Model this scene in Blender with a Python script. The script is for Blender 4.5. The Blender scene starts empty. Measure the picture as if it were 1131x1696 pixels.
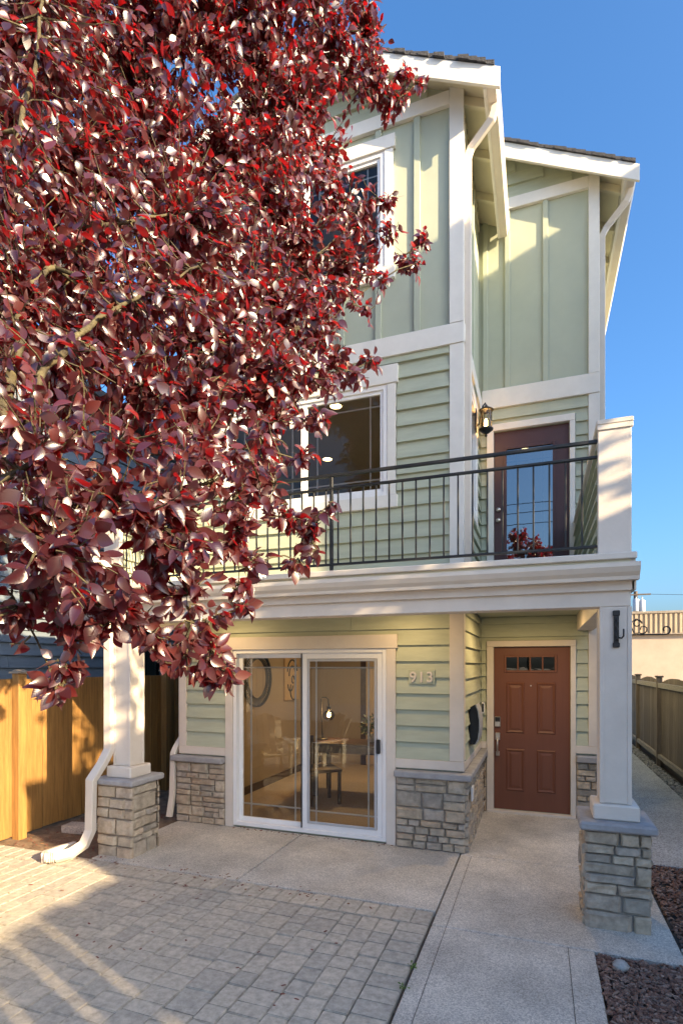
import bpy, bmesh, math, random
import numpy as np
from mathutils import Vector, Matrix
random.seed(7); RNG = np.random.default_rng(7)
S = bpy.context.scene
COL = S.collection
# ------------------------------------------------------------------ camera, sky, sun, exposure
cam = bpy.data.cameras.new('camera'); co = bpy.data.objects.new('camera', cam); COL.objects.link(co)
co.location = (0, 0, 1.85); co.rotation_euler = (math.radians(90), 0, math.radians(20.0))
cam.sensor_fit = 'HORIZONTAL'; cam.sensor_width = 36; cam.lens = 36*900/1131
cam.shift_y = 255/1131; cam.clip_start = 0.05; cam.clip_end = 2000
S.camera = co
SUN = Vector((1, -.37, .41)).normalized()
W = bpy.data.worlds.new('World'); S.world = W; W.use_nodes = True
nt = W.node_tree; sky = nt.nodes.new('ShaderNodeTexSky'); sky.sky_type = 'NISHITA'; sky.sun_disc = False
sky.sun_elevation = math.asin(SUN.z); sky.sun_rotation = math.atan2(SUN.x, SUN.y)
sky.air_density = 1.0; sky.dust_density = 4.0; sky.ozone_density = 8.0
bg = nt.nodes['Background']; bg.inputs[1].default_value = 0.15
hs = nt.nodes.new('ShaderNodeHueSaturation'); hs.inputs['Saturation'].default_value = 1.1; nt.links.new(sky.outputs[0], hs.inputs['Color']); nt.links.new(hs.outputs[0], bg.inputs[0])
sl = bpy.data.lights.new('sun', 'SUN'); so = bpy.data.objects.new('sun', sl); COL.objects.link(so)
sl.energy = 4.6; sl.angle = math.radians(.5); sl.color = (1, .84, .62)
so.rotation_euler = SUN.to_track_quat('Z', 'Y').to_euler(); so.location = (30, -11, 20)
S.view_settings.view_transform = 'Standard'; S.view_settings.look = 'None'
S.view_settings.gamma = 1; S.view_settings.exposure = 1.72
S.view_settings.use_white_balance = True; S.view_settings.white_balance_temperature = 8000; S.view_settings.white_balance_tint = 8
S.render.engine = 'CYCLES'

# ------------------------------------------------------------------ materials
def mat(name, col, rough=.6, var=.12, scale=8, bump=0., bscale=60, spec=.35, rnd=0., metal=0., stretch=None, col2=None, speck=None):
    """procedural material: noise-varied base colour, optional per-object variation, relief"""
    m = bpy.data.materials.new(name); m.use_nodes = True; n = m.node_tree; L = n.links.new
    p = n.nodes['Principled BSDF']; p.inputs['Roughness'].default_value = rough; p.inputs['Metallic'].default_value = metal
    p.inputs['Specular IOR Level'].default_value = spec
    tc = n.nodes.new('ShaderNodeTexCoord'); mp = n.nodes.new('ShaderNodeMapping')
    geo = n.nodes.new('ShaderNodeNewGeometry')
    L(geo.outputs['Position'], mp.inputs[0])
    if stretch: mp.inputs['Scale'].default_value = stretch
    no = n.nodes.new('ShaderNodeTexNoise'); no.inputs['Scale'].default_value = scale; no.inputs['Detail'].default_value = 6
    no.inputs['Roughness'].default_value = .65
    L(mp.outputs[0], no.inputs['Vector'])
    mx = n.nodes.new('ShaderNodeMix'); mx.data_type = 'RGBA'
    a = [max(0, c*(1-var)) for c in col]; b = list(col2) if col2 else [min(1, c*(1+var)) for c in col]
    mx.inputs[6].default_value = (*a, 1); mx.inputs[7].default_value = (*b, 1)
    mr = n.nodes.new('ShaderNodeMapRange'); mr.inputs[1].default_value = .3; mr.inputs[2].default_value = .7
    L(no.outputs[0], mr.inputs[0]); L(mr.outputs[0], mx.inputs[0])
    out = mx.outputs[2]
    if rnd:
        oi = n.nodes.new('ShaderNodeObjectInfo'); hs = n.nodes.new('ShaderNodeHueSaturation')
        m2 = n.nodes.new('ShaderNodeMapRange'); m2.inputs[3].default_value = 1-rnd; m2.inputs[4].default_value = 1+rnd
        L(oi.outputs['Random'], m2.inputs[0]); L(m2.outputs[0], hs.inputs['Value']); L(out, hs.inputs['Color']); out = hs.outputs[0]
    if speck:
        vo = n.nodes.new('ShaderNodeTexVoronoi'); vo.inputs['Scale'].default_value = speck[0]; L(geo.outputs['Position'], vo.inputs['Vector'])
        cr = n.nodes.new('ShaderNodeValToRGB'); cr.color_ramp.interpolation = 'LINEAR'
        cr.color_ramp.elements[0].color = (speck[1],)*3+(1,); cr.color_ramp.elements[1].color = (speck[2],)*3+(1,)
        sp = n.nodes.new('ShaderNodeSeparateColor'); L(vo.outputs['Color'], sp.inputs[0]); L(sp.outputs[0], cr.inputs[0])
        mm = n.nodes.new('ShaderNodeMix'); mm.data_type = 'RGBA'; mm.blend_type = 'MULTIPLY'; mm.inputs[0].default_value = 1
        L(out, mm.inputs[6]); L(cr.outputs[0], mm.inputs[7]); out = mm.outputs[2]
    L(out, p.inputs['Base Color'])
    if bump:
        nb = n.nodes.new('ShaderNodeTexNoise'); nb.inputs['Scale'].default_value = bscale; nb.inputs['Detail'].default_value = 5
        L(mp.outputs[0], nb.inputs['Vector'])
        bp = n.nodes.new('ShaderNodeBump'); bp.inputs['Strength'].default_value = bump; bp.inputs['Distance'].default_value = .01
        L(nb.outputs[0], bp.inputs['Height']); L(bp.outputs[0], p.inputs['Normal'])
    return m
def ramp_mat(name, cols, rough=.85, bump=.5, bscale=40, nscale=14):
    """per-object colour picked from a list, with mottling: stones, pavers, chips"""
    m = mat(name, (.5, .5, .5), rough, .28, nscale, bump, bscale, .25)
    n = m.node_tree; L = n.links.new; p = n.nodes['Principled BSDF']
    src = p.inputs['Base Color'].links[0].from_socket
    oi = n.nodes.new('ShaderNodeObjectInfo'); cr = n.nodes.new('ShaderNodeValToRGB'); el = cr.color_ramp.elements
    while len(el) < len(cols): el.new(.5)
    for i, c in enumerate(cols): el[i].position = i/(len(cols)-1); el[i].color = (*c, 1)
    L(oi.outputs['Random'], cr.inputs[0])
    mm = n.nodes.new('ShaderNodeMix'); mm.data_type = 'RGBA'; mm.blend_type = 'MULTIPLY'; mm.inputs[0].default_value = 1
    sc = n.nodes.new('ShaderNodeMix'); sc.data_type = 'RGBA'; sc.blend_type = 'ADD'; sc.inputs[0].default_value = 1
    L(src, sc.inputs[6]); L(src, sc.inputs[7])
    L(cr.outputs[0], mm.inputs[6]); L(sc.outputs[2], mm.inputs[7]); L(mm.outputs[2], p.inputs['Base Color'])
    return m
def emit(name, col, st):
    m = bpy.data.materials.new(name); m.use_nodes = True; n = m.node_tree
    e = n.nodes.new('ShaderNodeEmission'); e.inputs[0].default_value = (*col, 1); e.inputs[1].default_value = st
    n.links.new(e.outputs[0], n.nodes['Material Output'].inputs[0]); return m
def glass(name, tint=(.9, .92, .9), ior=1.75):
    m = bpy.data.materials.new(name); m.use_nodes = True; n = m.node_tree; L = n.links.new
    t = n.nodes.new('ShaderNodeBsdfTransparent'); t.inputs[0].default_value = (*tint, 1)
    g = n.nodes.new('ShaderNodeBsdfGlossy'); g.inputs['Roughness'].default_value = .004
    f = n.nodes.new('ShaderNodeFresnel'); f.inputs[0].default_value = ior
    no = n.nodes.new('ShaderNodeTexNoise'); no.inputs['Scale'].default_value = 2.5
    bp = n.nodes.new('ShaderNodeBump'); bp.inputs['Strength'].default_value = .02; bp.inputs['Distance'].default_value = .02
    L(no.outputs[0], bp.inputs['Height']); L(bp.outputs[0], g.inputs['Normal'])
    x = n.nodes.new('ShaderNodeMixShader'); L(f.outputs[0], x.inputs[0]); L(t.outputs[0], x.inputs[1]); L(g.outputs[0], x.inputs[2])
    L(x.outputs[0], n.nodes['Material Output'].inputs[0]); return m
M = dict(
    siding=mat('sage siding paint', (.435, .455, .338), .55, .10, 3, .12, 30, rnd=.04, stretch=(1, 1, 6)),
    panel=mat('sage panel paint', (.415, .44, .338), .55, .05, 2.5, .05, 90),
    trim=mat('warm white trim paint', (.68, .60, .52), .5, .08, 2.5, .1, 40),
    utrim=mat('skylit trim tone', (.74, .70, .63), .5, .06, 4, .05, 40),  # same trim paint, upper sky light put into a lighter, cooler colour
    vinyl=mat('white vinyl', (.82, .80, .78), .35, .03, 5),
    gutter=mat('cream gutter enamel', (.70, .62, .53), .35, .05, 5),
    soffit=mat('cream soffit paint', (.66, .60, .44), .6, .06, 5),
    cap=mat('blue grey sill stone', (.33, .32, .32), .8, .18, 10, .6, 35),
    mortar=mat('grey mortar', (.33, .285, .24), .95, .25, 25, .8, 60),
    stone=ramp_mat('ledge stone', [(.38, .30, .22), (.46, .37, .27), (.30, .26, .215), (.50, .40, .29), (.40, .345, .285), (.44, .325, .225), (.53, .445, .34)]),
    shingle=mat('asphalt shingle', (.055, .055, .06), .95, .4, 30, .8, 80),
    iron=mat('black iron', (.012, .013, .014), .5, .3, 20, spec=.5),
    blackplate=mat('black textured metal', (.016, .018, .024), .5, .3, 30),
    door=mat('red brown door paint', (.17, .062, .038), .42, .06, 3, .06, 50, stretch=(6, 6, .6)),
    plumdoor=mat('plum brown door tone', (.085, .04, .038), .42, .06, 3, .06, 50),  # darker, more purple brown than the front door
    nickel=mat('satin nickel', (.62, .56, .50), .32, .05, 10, metal=1.),
    dark=mat('dark plastic', (.02, .021, .024), .4, .1),
    white=mat('white plastic', (.78, .77, .75), .4, .04),
    glass=glass('window glass', (.88, .88, .86), 1.55), sglass=glass('sliding door glass', (.86, .86, .84), 1.8), dglass=glass('front door glass', (.35, .33, .33), 2.1), bglass=glass('balcony door glass', (.40, .42, .43), 3.6),
    screen=mat('grey insect screen frame', (.42, .42, .43), .5, .05),
    concrete=mat('exposed aggregate concrete', (.57, .52, .45), .9, .28, 1.3, .8, 200, speck=(150, .66, 1.28)),
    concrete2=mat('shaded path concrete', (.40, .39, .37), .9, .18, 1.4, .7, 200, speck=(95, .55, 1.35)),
    bed=mat('paver bedding sand', (.12, .10, .08), .95, .3, 30), joint=mat('dark joint', (.05, .045, .04), .95, .3, 30),
    paver=ramp_mat('concrete paver', [(.44, .385, .31), (.48, .42, .34), (.40, .36, .30), (.50, .435, .35), (.45, .40, .33), (.38, .34, .285)], .9, .45, 130, 20),
    paverfar=mat('concrete paver far', (.40, .345, .285), .9, .25, 6, .4, 130),
    dirt=mat('bare soil', (.19, .13, .085), .98, .45, 9, 1., 60),
    asphalt=mat('pale bounce road', (.30, .28, .25), .9, .2, 3, .5, 150), yard=mat('tan bounce yard', (.33, .28, .20), .98, .3, 2, .6, 60),  # road and yard colours kept light to bounce warm sun onto the house
    chip=ramp_mat('bark chip', [(.15, .075, .055), (.22, .125, .09), (.10, .055, .045), (.32, .22, .17), (.18, .095, .075)], .9, .5, 90, 30),
    pebble=ramp_mat('river pebble', [(.2, .19, .18), (.4, .38, .35), (.3, .27, .24)], .8, .2, 60, 30),
    cedar=mat('honey cedar stain', (.29, .15, .048), .6, .3, 5, .3, 40, rnd=.13, stretch=(6, 6, .5)),
    oldwood=mat('weathered cedar', (.17, .125, .09), .85, .35, 6, .5, 40, rnd=.18, stretch=(6, 6, .4)),
    railwood=mat('grey weathered rail', (.26, .215, .17), .85, .3, 6, .5, 40, rnd=.1, stretch=(1, 6, 6)),
    blue=mat('blue grey siding', (.15, .185, .225), .6, .08, 3, .15, 30, rnd=.05, stretch=(1, 1, 6)),
    stucco=mat('beige stucco', (.42, .33, .26), .9, .10, 1.2, .3, 60),
    ribmetal=mat('tan ribbed metal', (.40, .30, .20), .6, .14, 2, stretch=(1, 1, .3)),
    greyhouse=mat('pale bounce siding', (.60, .58, .54), .7, .08, 2),  # unseen neighbour's walls, kept pale to bounce light
    drywall=mat('tan drywall', (.36, .30, .235), .8, .04, 3), ceiling=mat('white ceiling paint', (.72, .68, .62), .9, .03, 3),
    carpet=mat('beige carpet', (.42, .34, .27), 1, .15, 40, .5, 300),
    darkwood=mat('dark stained wood', (.045, .022, .014), .4, .3, 8, stretch=(1, 6, 6)),
    idoor=mat('interior door paint', (.55, .44, .33), .5, .03, 3),
    cream=mat('white garden chair paint', (.78, .74, .64), .5, .05, 4),
    leafg=mat('green leaf', (.09, .16, .03), .5, .3, 30), hedge=mat('hedge leaf', (.05, .09, .025), .5, .4, 12),
    bark=mat('plum bark', (.05, .036, .027), .85, .5, 18, .8, 60, col2=(.12, .10, .05)),
    steel=mat('galvanised grey', (.45, .47, .5), .45, .1, 6, metal=.3), pole=mat('utility pole wood', (.12, .09, .07), .9, .3, 6),
    bulb=emit('warm bulb', (1, .62, .25), 22), can=emit('recessed lamp', (1, .74, .40), 4), lampglow=emit('lantern flame bulb', (1, .58, .22), 30),
    lglass=glass('lantern glass', (.85, .78, .66), 1.5), mirror=mat('mirror', (.8, .8, .8), .03, .0, metal=1.),
    paper=mat('tan art board', (.50, .36, .22), .8, .08, 6),
    dryleaf=ramp_mat('fallen leaf', [(.2, .05, .04), (.14, .05, .035), (.28, .14, .07)], .8, .1),
)
# ------------------------------------------------------------------ object helpers
WORG = {}
def link(name, me, m, parent=None, loc=(0, 0, 0), rot=None, scale=None):
    o = bpy.data.objects.new(name, me); COL.objects.link(o)
    if m is not None and me is not None and not me.materials: me.materials.append(m)
    w = Vector(loc); WORG[o.name] = w
    if parent is not None:
        o.parent = parent; o.location = w - WORG[parent.name]
    else: o.location = w
    if rot: o.rotation_euler = rot
    if scale: o.scale = scale
    return o
def thing(name, label, cat, loc=(0, 0, 0), group=None):
    o = link(name, None, None, None, loc); o['label'] = label; o['category'] = cat
    if group: o['group'] = group
    return o
def tag(o, label, cat, group=None):
    o['label'] = label; o['category'] = cat
    if group: o['group'] = group
    return o
def mesh(name, V, Fc, m, parent=None, smooth=False):
    """mesh given in world coordinates, its origin put at its centre"""
    V = np.array(V, float); c = (V.min(0)+V.max(0))/2
    me = bpy.data.meshes.new(name); me.from_pydata((V-c).tolist(), [], Fc); me.update()
    if smooth: me.polygons.foreach_set('use_smooth', [True]*len(me.polygons))
    return link(name, me, m, parent, c)
BOXF = [(0, 3, 2, 1), (4, 5, 6, 7), (0, 1, 5, 4), (1, 2, 6, 5), (2, 3, 7, 6), (3, 0, 4, 7)]
def bv(x0, x1, y0, y1, z0, z1):
    return [(x0, y0, z0), (x1, y0, z0), (x1, y1, z0), (x0, y1, z0), (x0, y0, z1), (x1, y0, z1), (x1, y1, z1), (x0, y1, z1)]
class MB:
    def __init__(s): s.v = []; s.f = []
    def add(s, V, Fc):
        k = len(s.v); s.v += [tuple(p) for p in V]; s.f += [tuple(i+k for i in q) for q in Fc]; return s
    def box(s, *a): return s.add(bv(*a), BOXF)
    def tube(s, pts, r, n=8, caps=True, sq=None):
        """round tube (r number or list) or rectangular pipe (sq=(w,h))"""
        pts = [Vector(p) for p in pts]; R = r if isinstance(r, (list, tuple)) else [r]*len(pts); rings = []
        t0 = (pts[1]-pts[0]).normalized(); up = Vector((0, 1, 0)) if abs(t0.y) < .9 else Vector((1, 0, 0)); a = (up - up.dot(t0)*t0).normalized()
        for i, p in enumerate(pts):
            d1 = (pts[i]-pts[i-1]).normalized() if i else t0
            d2 = (pts[i+1]-pts[i]).normalized() if i < len(pts)-1 else d1
            t = (d1+d2).normalized(); a = (a - a.dot(t)*t).normalized(); b = t.cross(a)
            k = 1/max(.5, t.dot(d1))
            if sq: ring = [p + a*(sx*sq[1]/2)*1 + b*(sy*sq[0]/2)*k for sx, sy in ((-1, -1), (1, -1), (1, 1), (-1, 1))]
            else: ring = [p + (a*math.cos(j*2*math.pi/n)+b*math.sin(j*2*math.pi/n))*R[i] for j in range(n)]
            rings.append(ring)
        n = 4 if sq else n; k = len(s.v)
        for ring in rings: s.v += [tuple(q) for q in ring]
        for i in range(len(rings)-1):
            for j in range(n):
                s.f.append((k+i*n+j, k+i*n+(j+1) % n, k+(i+1)*n+(j+1) % n, k+(i+1)*n+j))
        if caps: s.f.append(tuple(k+j for j in reversed(range(n)))); s.f.append(tuple(k+(len(rings)-1)*n+j for j in range(n)))
        return s
    def lathe(s, c, prof, n=16):
        k = len(s.v); c = Vector(c)
        for r, z in prof:
            s.v += [(c.x+r*math.cos(j*2*math.pi/n), c.y+r*math.sin(j*2*math.pi/n), c.z+z) for j in range(n)]
        for i in range(len(prof)-1):
            for j in range(n): s.f.append((k+i*n+j, k+i*n+(j+1) % n, k+(i+1)*n+(j+1) % n, k+(i+1)*n+j))
        return s
    def prism(s, poly, axis, a0, a1):
        """polygon (two coords) extruded along axis x / y / z"""
        n = len(poly); k = len(s.v)
        for a in (a0, a1):
            for u, v in poly: s.v.append({'x': (a, u, v), 'y': (u, a, v), 'z': (u, v, a)}[axis])
        s.f.append(tuple(k+i for i in range(n))); s.f.append(tuple(k+n+i for i in reversed(range(n))))
        for i in range(n): s.f.append((k+i, k+n+i, k+n+(i+1) % n, k+(i+1) % n))
        return s
    def build(s, name, m, parent=None, bevel=0, smooth=False):
        o = mesh(name, s.v, s.f, m, parent, smooth); me = o.data
        bm = bmesh.new(); bm.from_mesh(me)
        bmesh.ops.recalc_face_normals(bm, faces=bm.faces)
        if bevel: bmesh.ops.bevel(bm, geom=list(bm.edges), offset=bevel, segments=1, affect='EDGES', clamp_overlap=True)
        bm.to_mesh(me); bm.free()
        if smooth: me.polygons.foreach_set('use_smooth', [True]*len(me.polygons))
        return o
def box(name, x0, x1, y0, y1, z0, z1, m, parent=None, bevel=.004): return MB().box(x0, x1, y0, y1, z0, z1).build(name, M[m], parent, bevel)
def struct(o): o['kind'] = 'structure'; return o
def copy_tree(o, parent=None, delta=Vector((0, 0, 0))):
    c = o.copy(); COL.objects.link(c); c.parent = parent
    if parent is None: c.location = o.location + delta
    for ch in list(o.children): copy_tree(ch, c)
    return c
def interval_cut(a, b, holes):
    out = [(a, b)]
    for h0, h1 in holes:
        nx = []
        for p, q in out:
            if h1 <= p or h0 >= q: nx.append((p, q)); continue
            if h0 > p: nx.append((p, h0))
            if h1 < q: nx.append((h1, q))
        out = nx
    return [(p, q) for p, q in out if q-p > .02]
def lap_siding(parent, axis, face, sgn, u0, u1, z0, z1, expo, m, holes=(), phase=0., name='siding_board', limit=None):
    """overlapping boards on a wall. axis 'y': wall faces +-Y at y=face, u is X; axis 'x': wall faces +-X at x=face, u is Y. sgn = outward direction"""
    z = z0-phase
    while z < z1-.01:
        a, b = max(z, z0), min(z+expo, z1)
        cuts = sorted({a, b} | {h[2] for h in holes if a < h[2] < b} | {h[3] for h in holes if a < h[3] < b})
        for c0, c1 in zip(cuts, cuts[1:]):
            if c1-c0 < .012: continue
            zc = (c0+c1)/2
            uu0, uu1 = (u0, u1) if not limit else limit(zc, u0, u1)
            if uu1-uu0 < .05: continue
            runs = []
            for p, q in interval_cut(uu0, uu1, [(h[0], h[1]) for h in holes if h[2] < zc < h[3]]):
                if q-p > 1.5 and random.random() < .6: k_ = p+(q-p)*random.uniform(.25, .75); runs += [(p, k_), (k_, q)]
                else: runs.append((p, q))
            for p, q in runs:
                fb = .028*(1-(c0-z)/expo)+.003; ft = .028*(1-(c1-z)/expo)+.003; c0_ = c0+(.008 if c0 == a and a > z0+.001 else 0)
                j = random.uniform(-.0012, .0012); o0, o1, o2 = face+sgn*(fb+j), face+sgn*(ft+j), face
                P = [(o2, c0_), (o0, c0_), (o1, c1-.001), (o2, c1-.001)]
                mb = MB()
                if axis == 'y': mb.prism(P, 'x', p+.0015, q-.0015)
                else:
                    k = [(x, zz) for x, zz in P]; mb.prism(k, 'y', p+.0015, q-.0015)
                mb.build(name, M[m], parent)
        z += expo
def wall(name, parent, axis, f0, f1, u0, u1, z0, z1, m, holes=()):
    """sheathing with openings, one mesh"""
    us = sorted({u0, u1} | {min(max(h[i], u0), u1) for h in holes for i in (0, 1)}); zs = sorted({z0, z1} | {min(max(h[i], z0), z1) for h in holes for i in (2, 3)})
    mb = MB()
    for a, b in zip(us, us[1:]):
        for c, d in zip(zs, zs[1:]):
            if any(h[0] <= a and b <= h[1] and h[2] <= c and d <= h[3] for h in holes): continue
            mb.box(*( (a, b, f0, f1, c, d) if axis == 'y' else (f0, f1, a, b, c, d)))
    return mb.build(name, M[m], parent)
# pool of rough stones (unit: x -.5.. .5, z -.5.. .5, y 0 back .. -1 front)
def stone_mesh(seed):
    r = random.Random(seed); V = []; n = 4; g = [-.5, -.40, .0, .40, .5]
    def fr(i, j):
        rim = i in (0, n) or j in (0, n)
        x = g[i] + (r.uniform(-.03, .03) if not rim else r.uniform(0, .035)*(-1 if g[i] > 0 else 1) if i in (0, n) else r.uniform(-.03, .03))
        z = g[j] + (r.uniform(0, .06)*(-1 if g[j] > 0 else 1) if j in (0, n) else r.uniform(-.05, .05))
        return (x, -.45-r.uniform(0, .12) if rim else -1+r.uniform(-.22, .16), z)
    for j in range(n+1):
        for i in range(n+1): V.append(fr(i, j))
    Fc = [(j*5+i, j*5+i+1, j*5+i+6, j*5+i+5) for j in range(n) for i in range(n)]
    ring = [i for i in range(5)]+[5*j+4 for j in range(1, 5)]+[20+i for i in (3, 2, 1, 0)]+[5*j for j in (3, 2, 1)]
    k = len(V)
    for q in ring: V.append((V[q][0], 0, V[q][2]))
    for a in range(len(ring)):
        b = (a+1) % len(ring); Fc.append((ring[b], ring[a], k+a, k+b))
    me = bpy.data.meshes.new('stone'); me.from_pydata(V, [], Fc); me.update(); me.materials.append(M['stone']); return me
STONES = [stone_mesh(s) for s in range(14)]
def stonework(parent, axis, face, sgn, u0, u1, z0, z1, seed, depth=.034):
    """ashlar pieces on a wall; same axis convention as lap_siding"""
    r = random.Random(seed); z = z0; G = .007
    def put(a, b, c, d):
        loc = ((a+b)/2, face, (c+d)/2) if axis == 'y' else (face, (a+b)/2, (c+d)/2)
        rz = {('y', -1): 0, ('y', 1): math.pi, ('x', 1): math.pi/2, ('x', -1): -math.pi/2}[(axis, sgn)]
        link('stone', r.choice(STONES), None, parent, loc, (0, 0, rz), (max(.02, b-a-G), depth*r.uniform(.75, 1.2), d-c-G))
    while z < z1-.02:
        h = r.choice((.065, .08, .10, .12, .14, .165))
        if z1-z-h < .05: h = z1-z
        u = u0
        while u < u1-.01:
            w = r.uniform(.9, 2.3)*max(h, .085)+.03
            if u1-u-w < .06: w = u1-u
            if h > .1 and w > .12 and r.random() < .42:
                k = r.uniform(.4, .6)*h
                if w > .2 and r.random() < .5:
                    q = u+w*r.uniform(.35, .65); put(u, q, z, z+k); put(q, u+w, z, z+k); put(u, u+w, z+k, z+h)
                else: put(u, u+w, z, z+k); put(u, u+w, z+k, z+h)
            else: put(u, u+w, z, z+h)
            u += w
        z += h
def area_lamp(name, loc, size, power, col=(1, .75, .45)):
    l = bpy.data.lights.new(name, 'AREA'); l.shape = 'DISK'; l.size = size; l.energy = power; l.color = col
    o = bpy.data.objects.new(name, l); COL.objects.link(o); o.location = loc; return o
def point_lamp(name, loc, r, power, col=(1, .68, .36)):
    l = bpy.data.lights.new(name, 'POINT'); l.shadow_soft_size = r; l.energy = power; l.color = col
    o = bpy.data.objects.new(name, l); COL.objects.link(o); o.location = loc; return o

# ================================================================== THE GROUND
def sheet(name, x0, x1, y0, y1, z, m): return struct(mesh(name, [(x0, y0, z), (x1, y0, z), (x1, y1, z), (x0, y1, z)], [(0, 1, 2, 3)], M[m]))
sheet('ground', -300, 300, -300, 300, -.06, 'yard')
sheet('road', -300, 300, -14, -6, -.03, 'asphalt')
def slab_group(name, m): return struct(link(name, None, None))
def slab(parent, poly, m='concrete', z1=0., name='slab_panel'): return MB().prism(poly, 'z', -.1, z1).build(name, M[m], parent, .006)
def rect(x0, x1, y0, y1): return [(x0, y0), (x1, y0), (x1, y1), (x0, y1)]
porch = struct(link('porch_slab', None, None))
slab(porch, rect(-4.05, -2.46, 4.09, 5.47)); slab(porch, rect(-2.448, -.736, 4.09, 5.47))
walk = struct(link('entry_walk', None, None))
slab(walk, rect(-.722, .66, 5.40, 7.3)); slab(walk, rect(-.722, .86, 3.87, 5.39)); slab(walk, rect(-.722, .335, 1.9, 3.86)); slab(walk, rect(-.722, .335, -4, 1.89))
slab(walk, rect(.87, 3.2, 3.86, 4.10))
mesh('joint_line', [(-.62, -4, .003), (-.617, -4, .003), (-.617, 5.38, .003), (-.62, 5.38, .003)], [(0, 1, 2, 3)], M['joint'], walk)
mesh('joint_line', [(.175, 1.9, .003), (.178, 1.9, .003), (.178, 3.85, .003), (.175, 3.85, .003)], [(0, 1, 2, 3)], M['joint'], walk)
path = struct(link('side_path', None, None))
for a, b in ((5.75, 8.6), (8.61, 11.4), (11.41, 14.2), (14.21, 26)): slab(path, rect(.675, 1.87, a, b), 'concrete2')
# pavers: strips running towards the house, mixed lengths
drive = struct(mesh('paver_driveway', [(-9, -5.9, -.045), (-.736, -5.9, -.045), (-.736, 4.08, -.045), (-9, 4.08, -.045)], [(0, 1, 2, 3)], M['bed']))
PV = {}
def paver_mesh(w, l, k):
    key = (round(w, 3), round(l, 3), k)
    if key not in PV:
        r = random.Random(hash(key)); me = bpy.data.meshes.new('paver'); bm = bmesh.new()
        V = [bm.verts.new((x*w/2+r.uniform(-.0025, .0025), y*l/2+r.uniform(-.0025, .0025), z)) for x, y, z in ((-1, -1, -.05), (1, -1, -.05), (1, 1, -.05), (-1, 1, -.05), (-1, -1, 0), (1, -1, 0), (1, 1, 0), (-1, 1, 0))]
        for f in BOXF: bm.faces.new([V[i] for i in f])
        bmesh.ops.bevel(bm, geom=[e for e in bm.edges if max(v.co.z for v in e.verts) > -.01], offset=.005, segments=2, affect='EDGES')
        bmesh.ops.recalc_face_normals(bm, faces=bm.faces)
        bm.to_mesh(me); bm.free(); me.materials.append(M['paver']); PV[key] = me
    return PV[key]
pv = []
r = random.Random(3); G = .004
y = 4.075
x = -.742
while x > -6.2:                                     # soldier course against the slab
    w = .138; pv.append((x-w/2, y-.115, w, .23)); x -= w
yy = y-.235
while yy > -1:                                       # soldier course along the walk
    pv.append((-.742-.105, yy-.069, .21, .138)); yy -= .138
x = -.955
while x > -6.2:
    w = r.choice((.138, .138, .205)); yy = y-.235-r.uniform(0, .02)
    while yy > -1:
        l = r.choice((.138, .205, .138, .18)) if w < .17 else r.choice((.138, .138, .205, .105))
        pv.append((x-w/2, yy-l/2, w, l)); yy -= l
    x -= w
def inframe(px, py):
    d = -.342*px+.9397*py
    if d < .5: return 9
    u = (.9397*px+.342*py)/d; v = 1.85/d
    return d if (abs(u) < .66 and v < .69) else 9+d
pv.sort(key=lambda p: inframe(p[0], p[1]))
far = MB()
for i, (cx, cy, w, l) in enumerate(pv):
    z = r.uniform(-.003, .002)
    if i < 300: link('paver', paver_mesh(w-G, l-G, r.randrange(3)), None, drive, (cx, cy, z), (r.uniform(-.008, .008), r.uniform(-.008, .008), r.uniform(-.012, .012)))
    else: far.box(cx-w/2+.004, cx+w/2-.004, cy-l/2+.004, cy+l/2-.004, -.05, z)
o = far.build('distant_pavers', M['paverfar'], drive); o['kind'] = 'stuff'
# soil by the left fence, mulch beds on the right
def bumpy(name, x0, x1, y0, y1, z, amp, m, n=40):
    V = []; Fc = []
    for j in range(n+1):
        for i in range(n+1): V.append((x0+(x1-x0)*i/n, y0+(y1-y0)*j/n, z+random.uniform(-amp, amp)))
    for j in range(n):
        for i in range(n): k = j*(n+1)+i; Fc.append((k, k+1, k+n+2, k+n+1))
    return struct(mesh(name, V, Fc, M[m], None, True))
bumpy('soil_strip', -6.2, -4.06, 4.085, 9, -.012, .012, 'dirt')
bumpy('mulch_bed', .345, 3.2, -3, 3.85, -.03, .01, 'joint')
bumpy('mulch_bed', .87, 3.2, 4.11, 5.74, -.03, .01, 'joint')
bumpy('gravel_strip', 1.88, 2.6, 5.75, 26, -.03, .01, 'joint')
def scatter(name, m, areas, n, size, thick, label, cat, z=.0, parent=None, tilt=.7):
    V = []; Fc = []; r = random.Random(name)
    for (x0, x1, y0, y1), k in zip(areas, n):
        for _ in range(k):
            a, b, c = size*r.uniform(.5, 1.6), size*r.uniform(.25, .7), thick*r.uniform(.5, 1.4)
            R = Matrix.Rotation(r.uniform(0, 6.3), 3, 'Z') @ Matrix.Rotation(r.uniform(-tilt, tilt), 3, 'X') @ Matrix.Rotation(r.uniform(-tilt, tilt)*.6, 3, 'Y')
            p = Vector((r.uniform(x0, x1), r.uniform(y0, y1), z+r.uniform(-.01, .015))); k0 = len(V)
            for q in bv(-a/2, a/2, -b/2, b/2, -c/2, c/2):
                V.append(tuple(p+R @ (Vector(q)*(1 if q[2] < 0 else .75))))
            Fc += [tuple(i+k0 for i in f) for f in BOXF]
    o = mesh(name, V, Fc, M[m], parent); o['kind'] = 'stuff'; o['label'] = label; o['category'] = cat; return o
def island(m):                                        # per-chip colour inside one mesh
    n = m.node_tree; g = n.nodes.new('ShaderNodeNewGeometry')
    for nd in n.nodes:
        if nd.type == 'OBJECT_INFO':
            for l in list(nd.outputs['Random'].links): n.links.new(g.outputs['Random Per Island'], l.to_socket)
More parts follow.
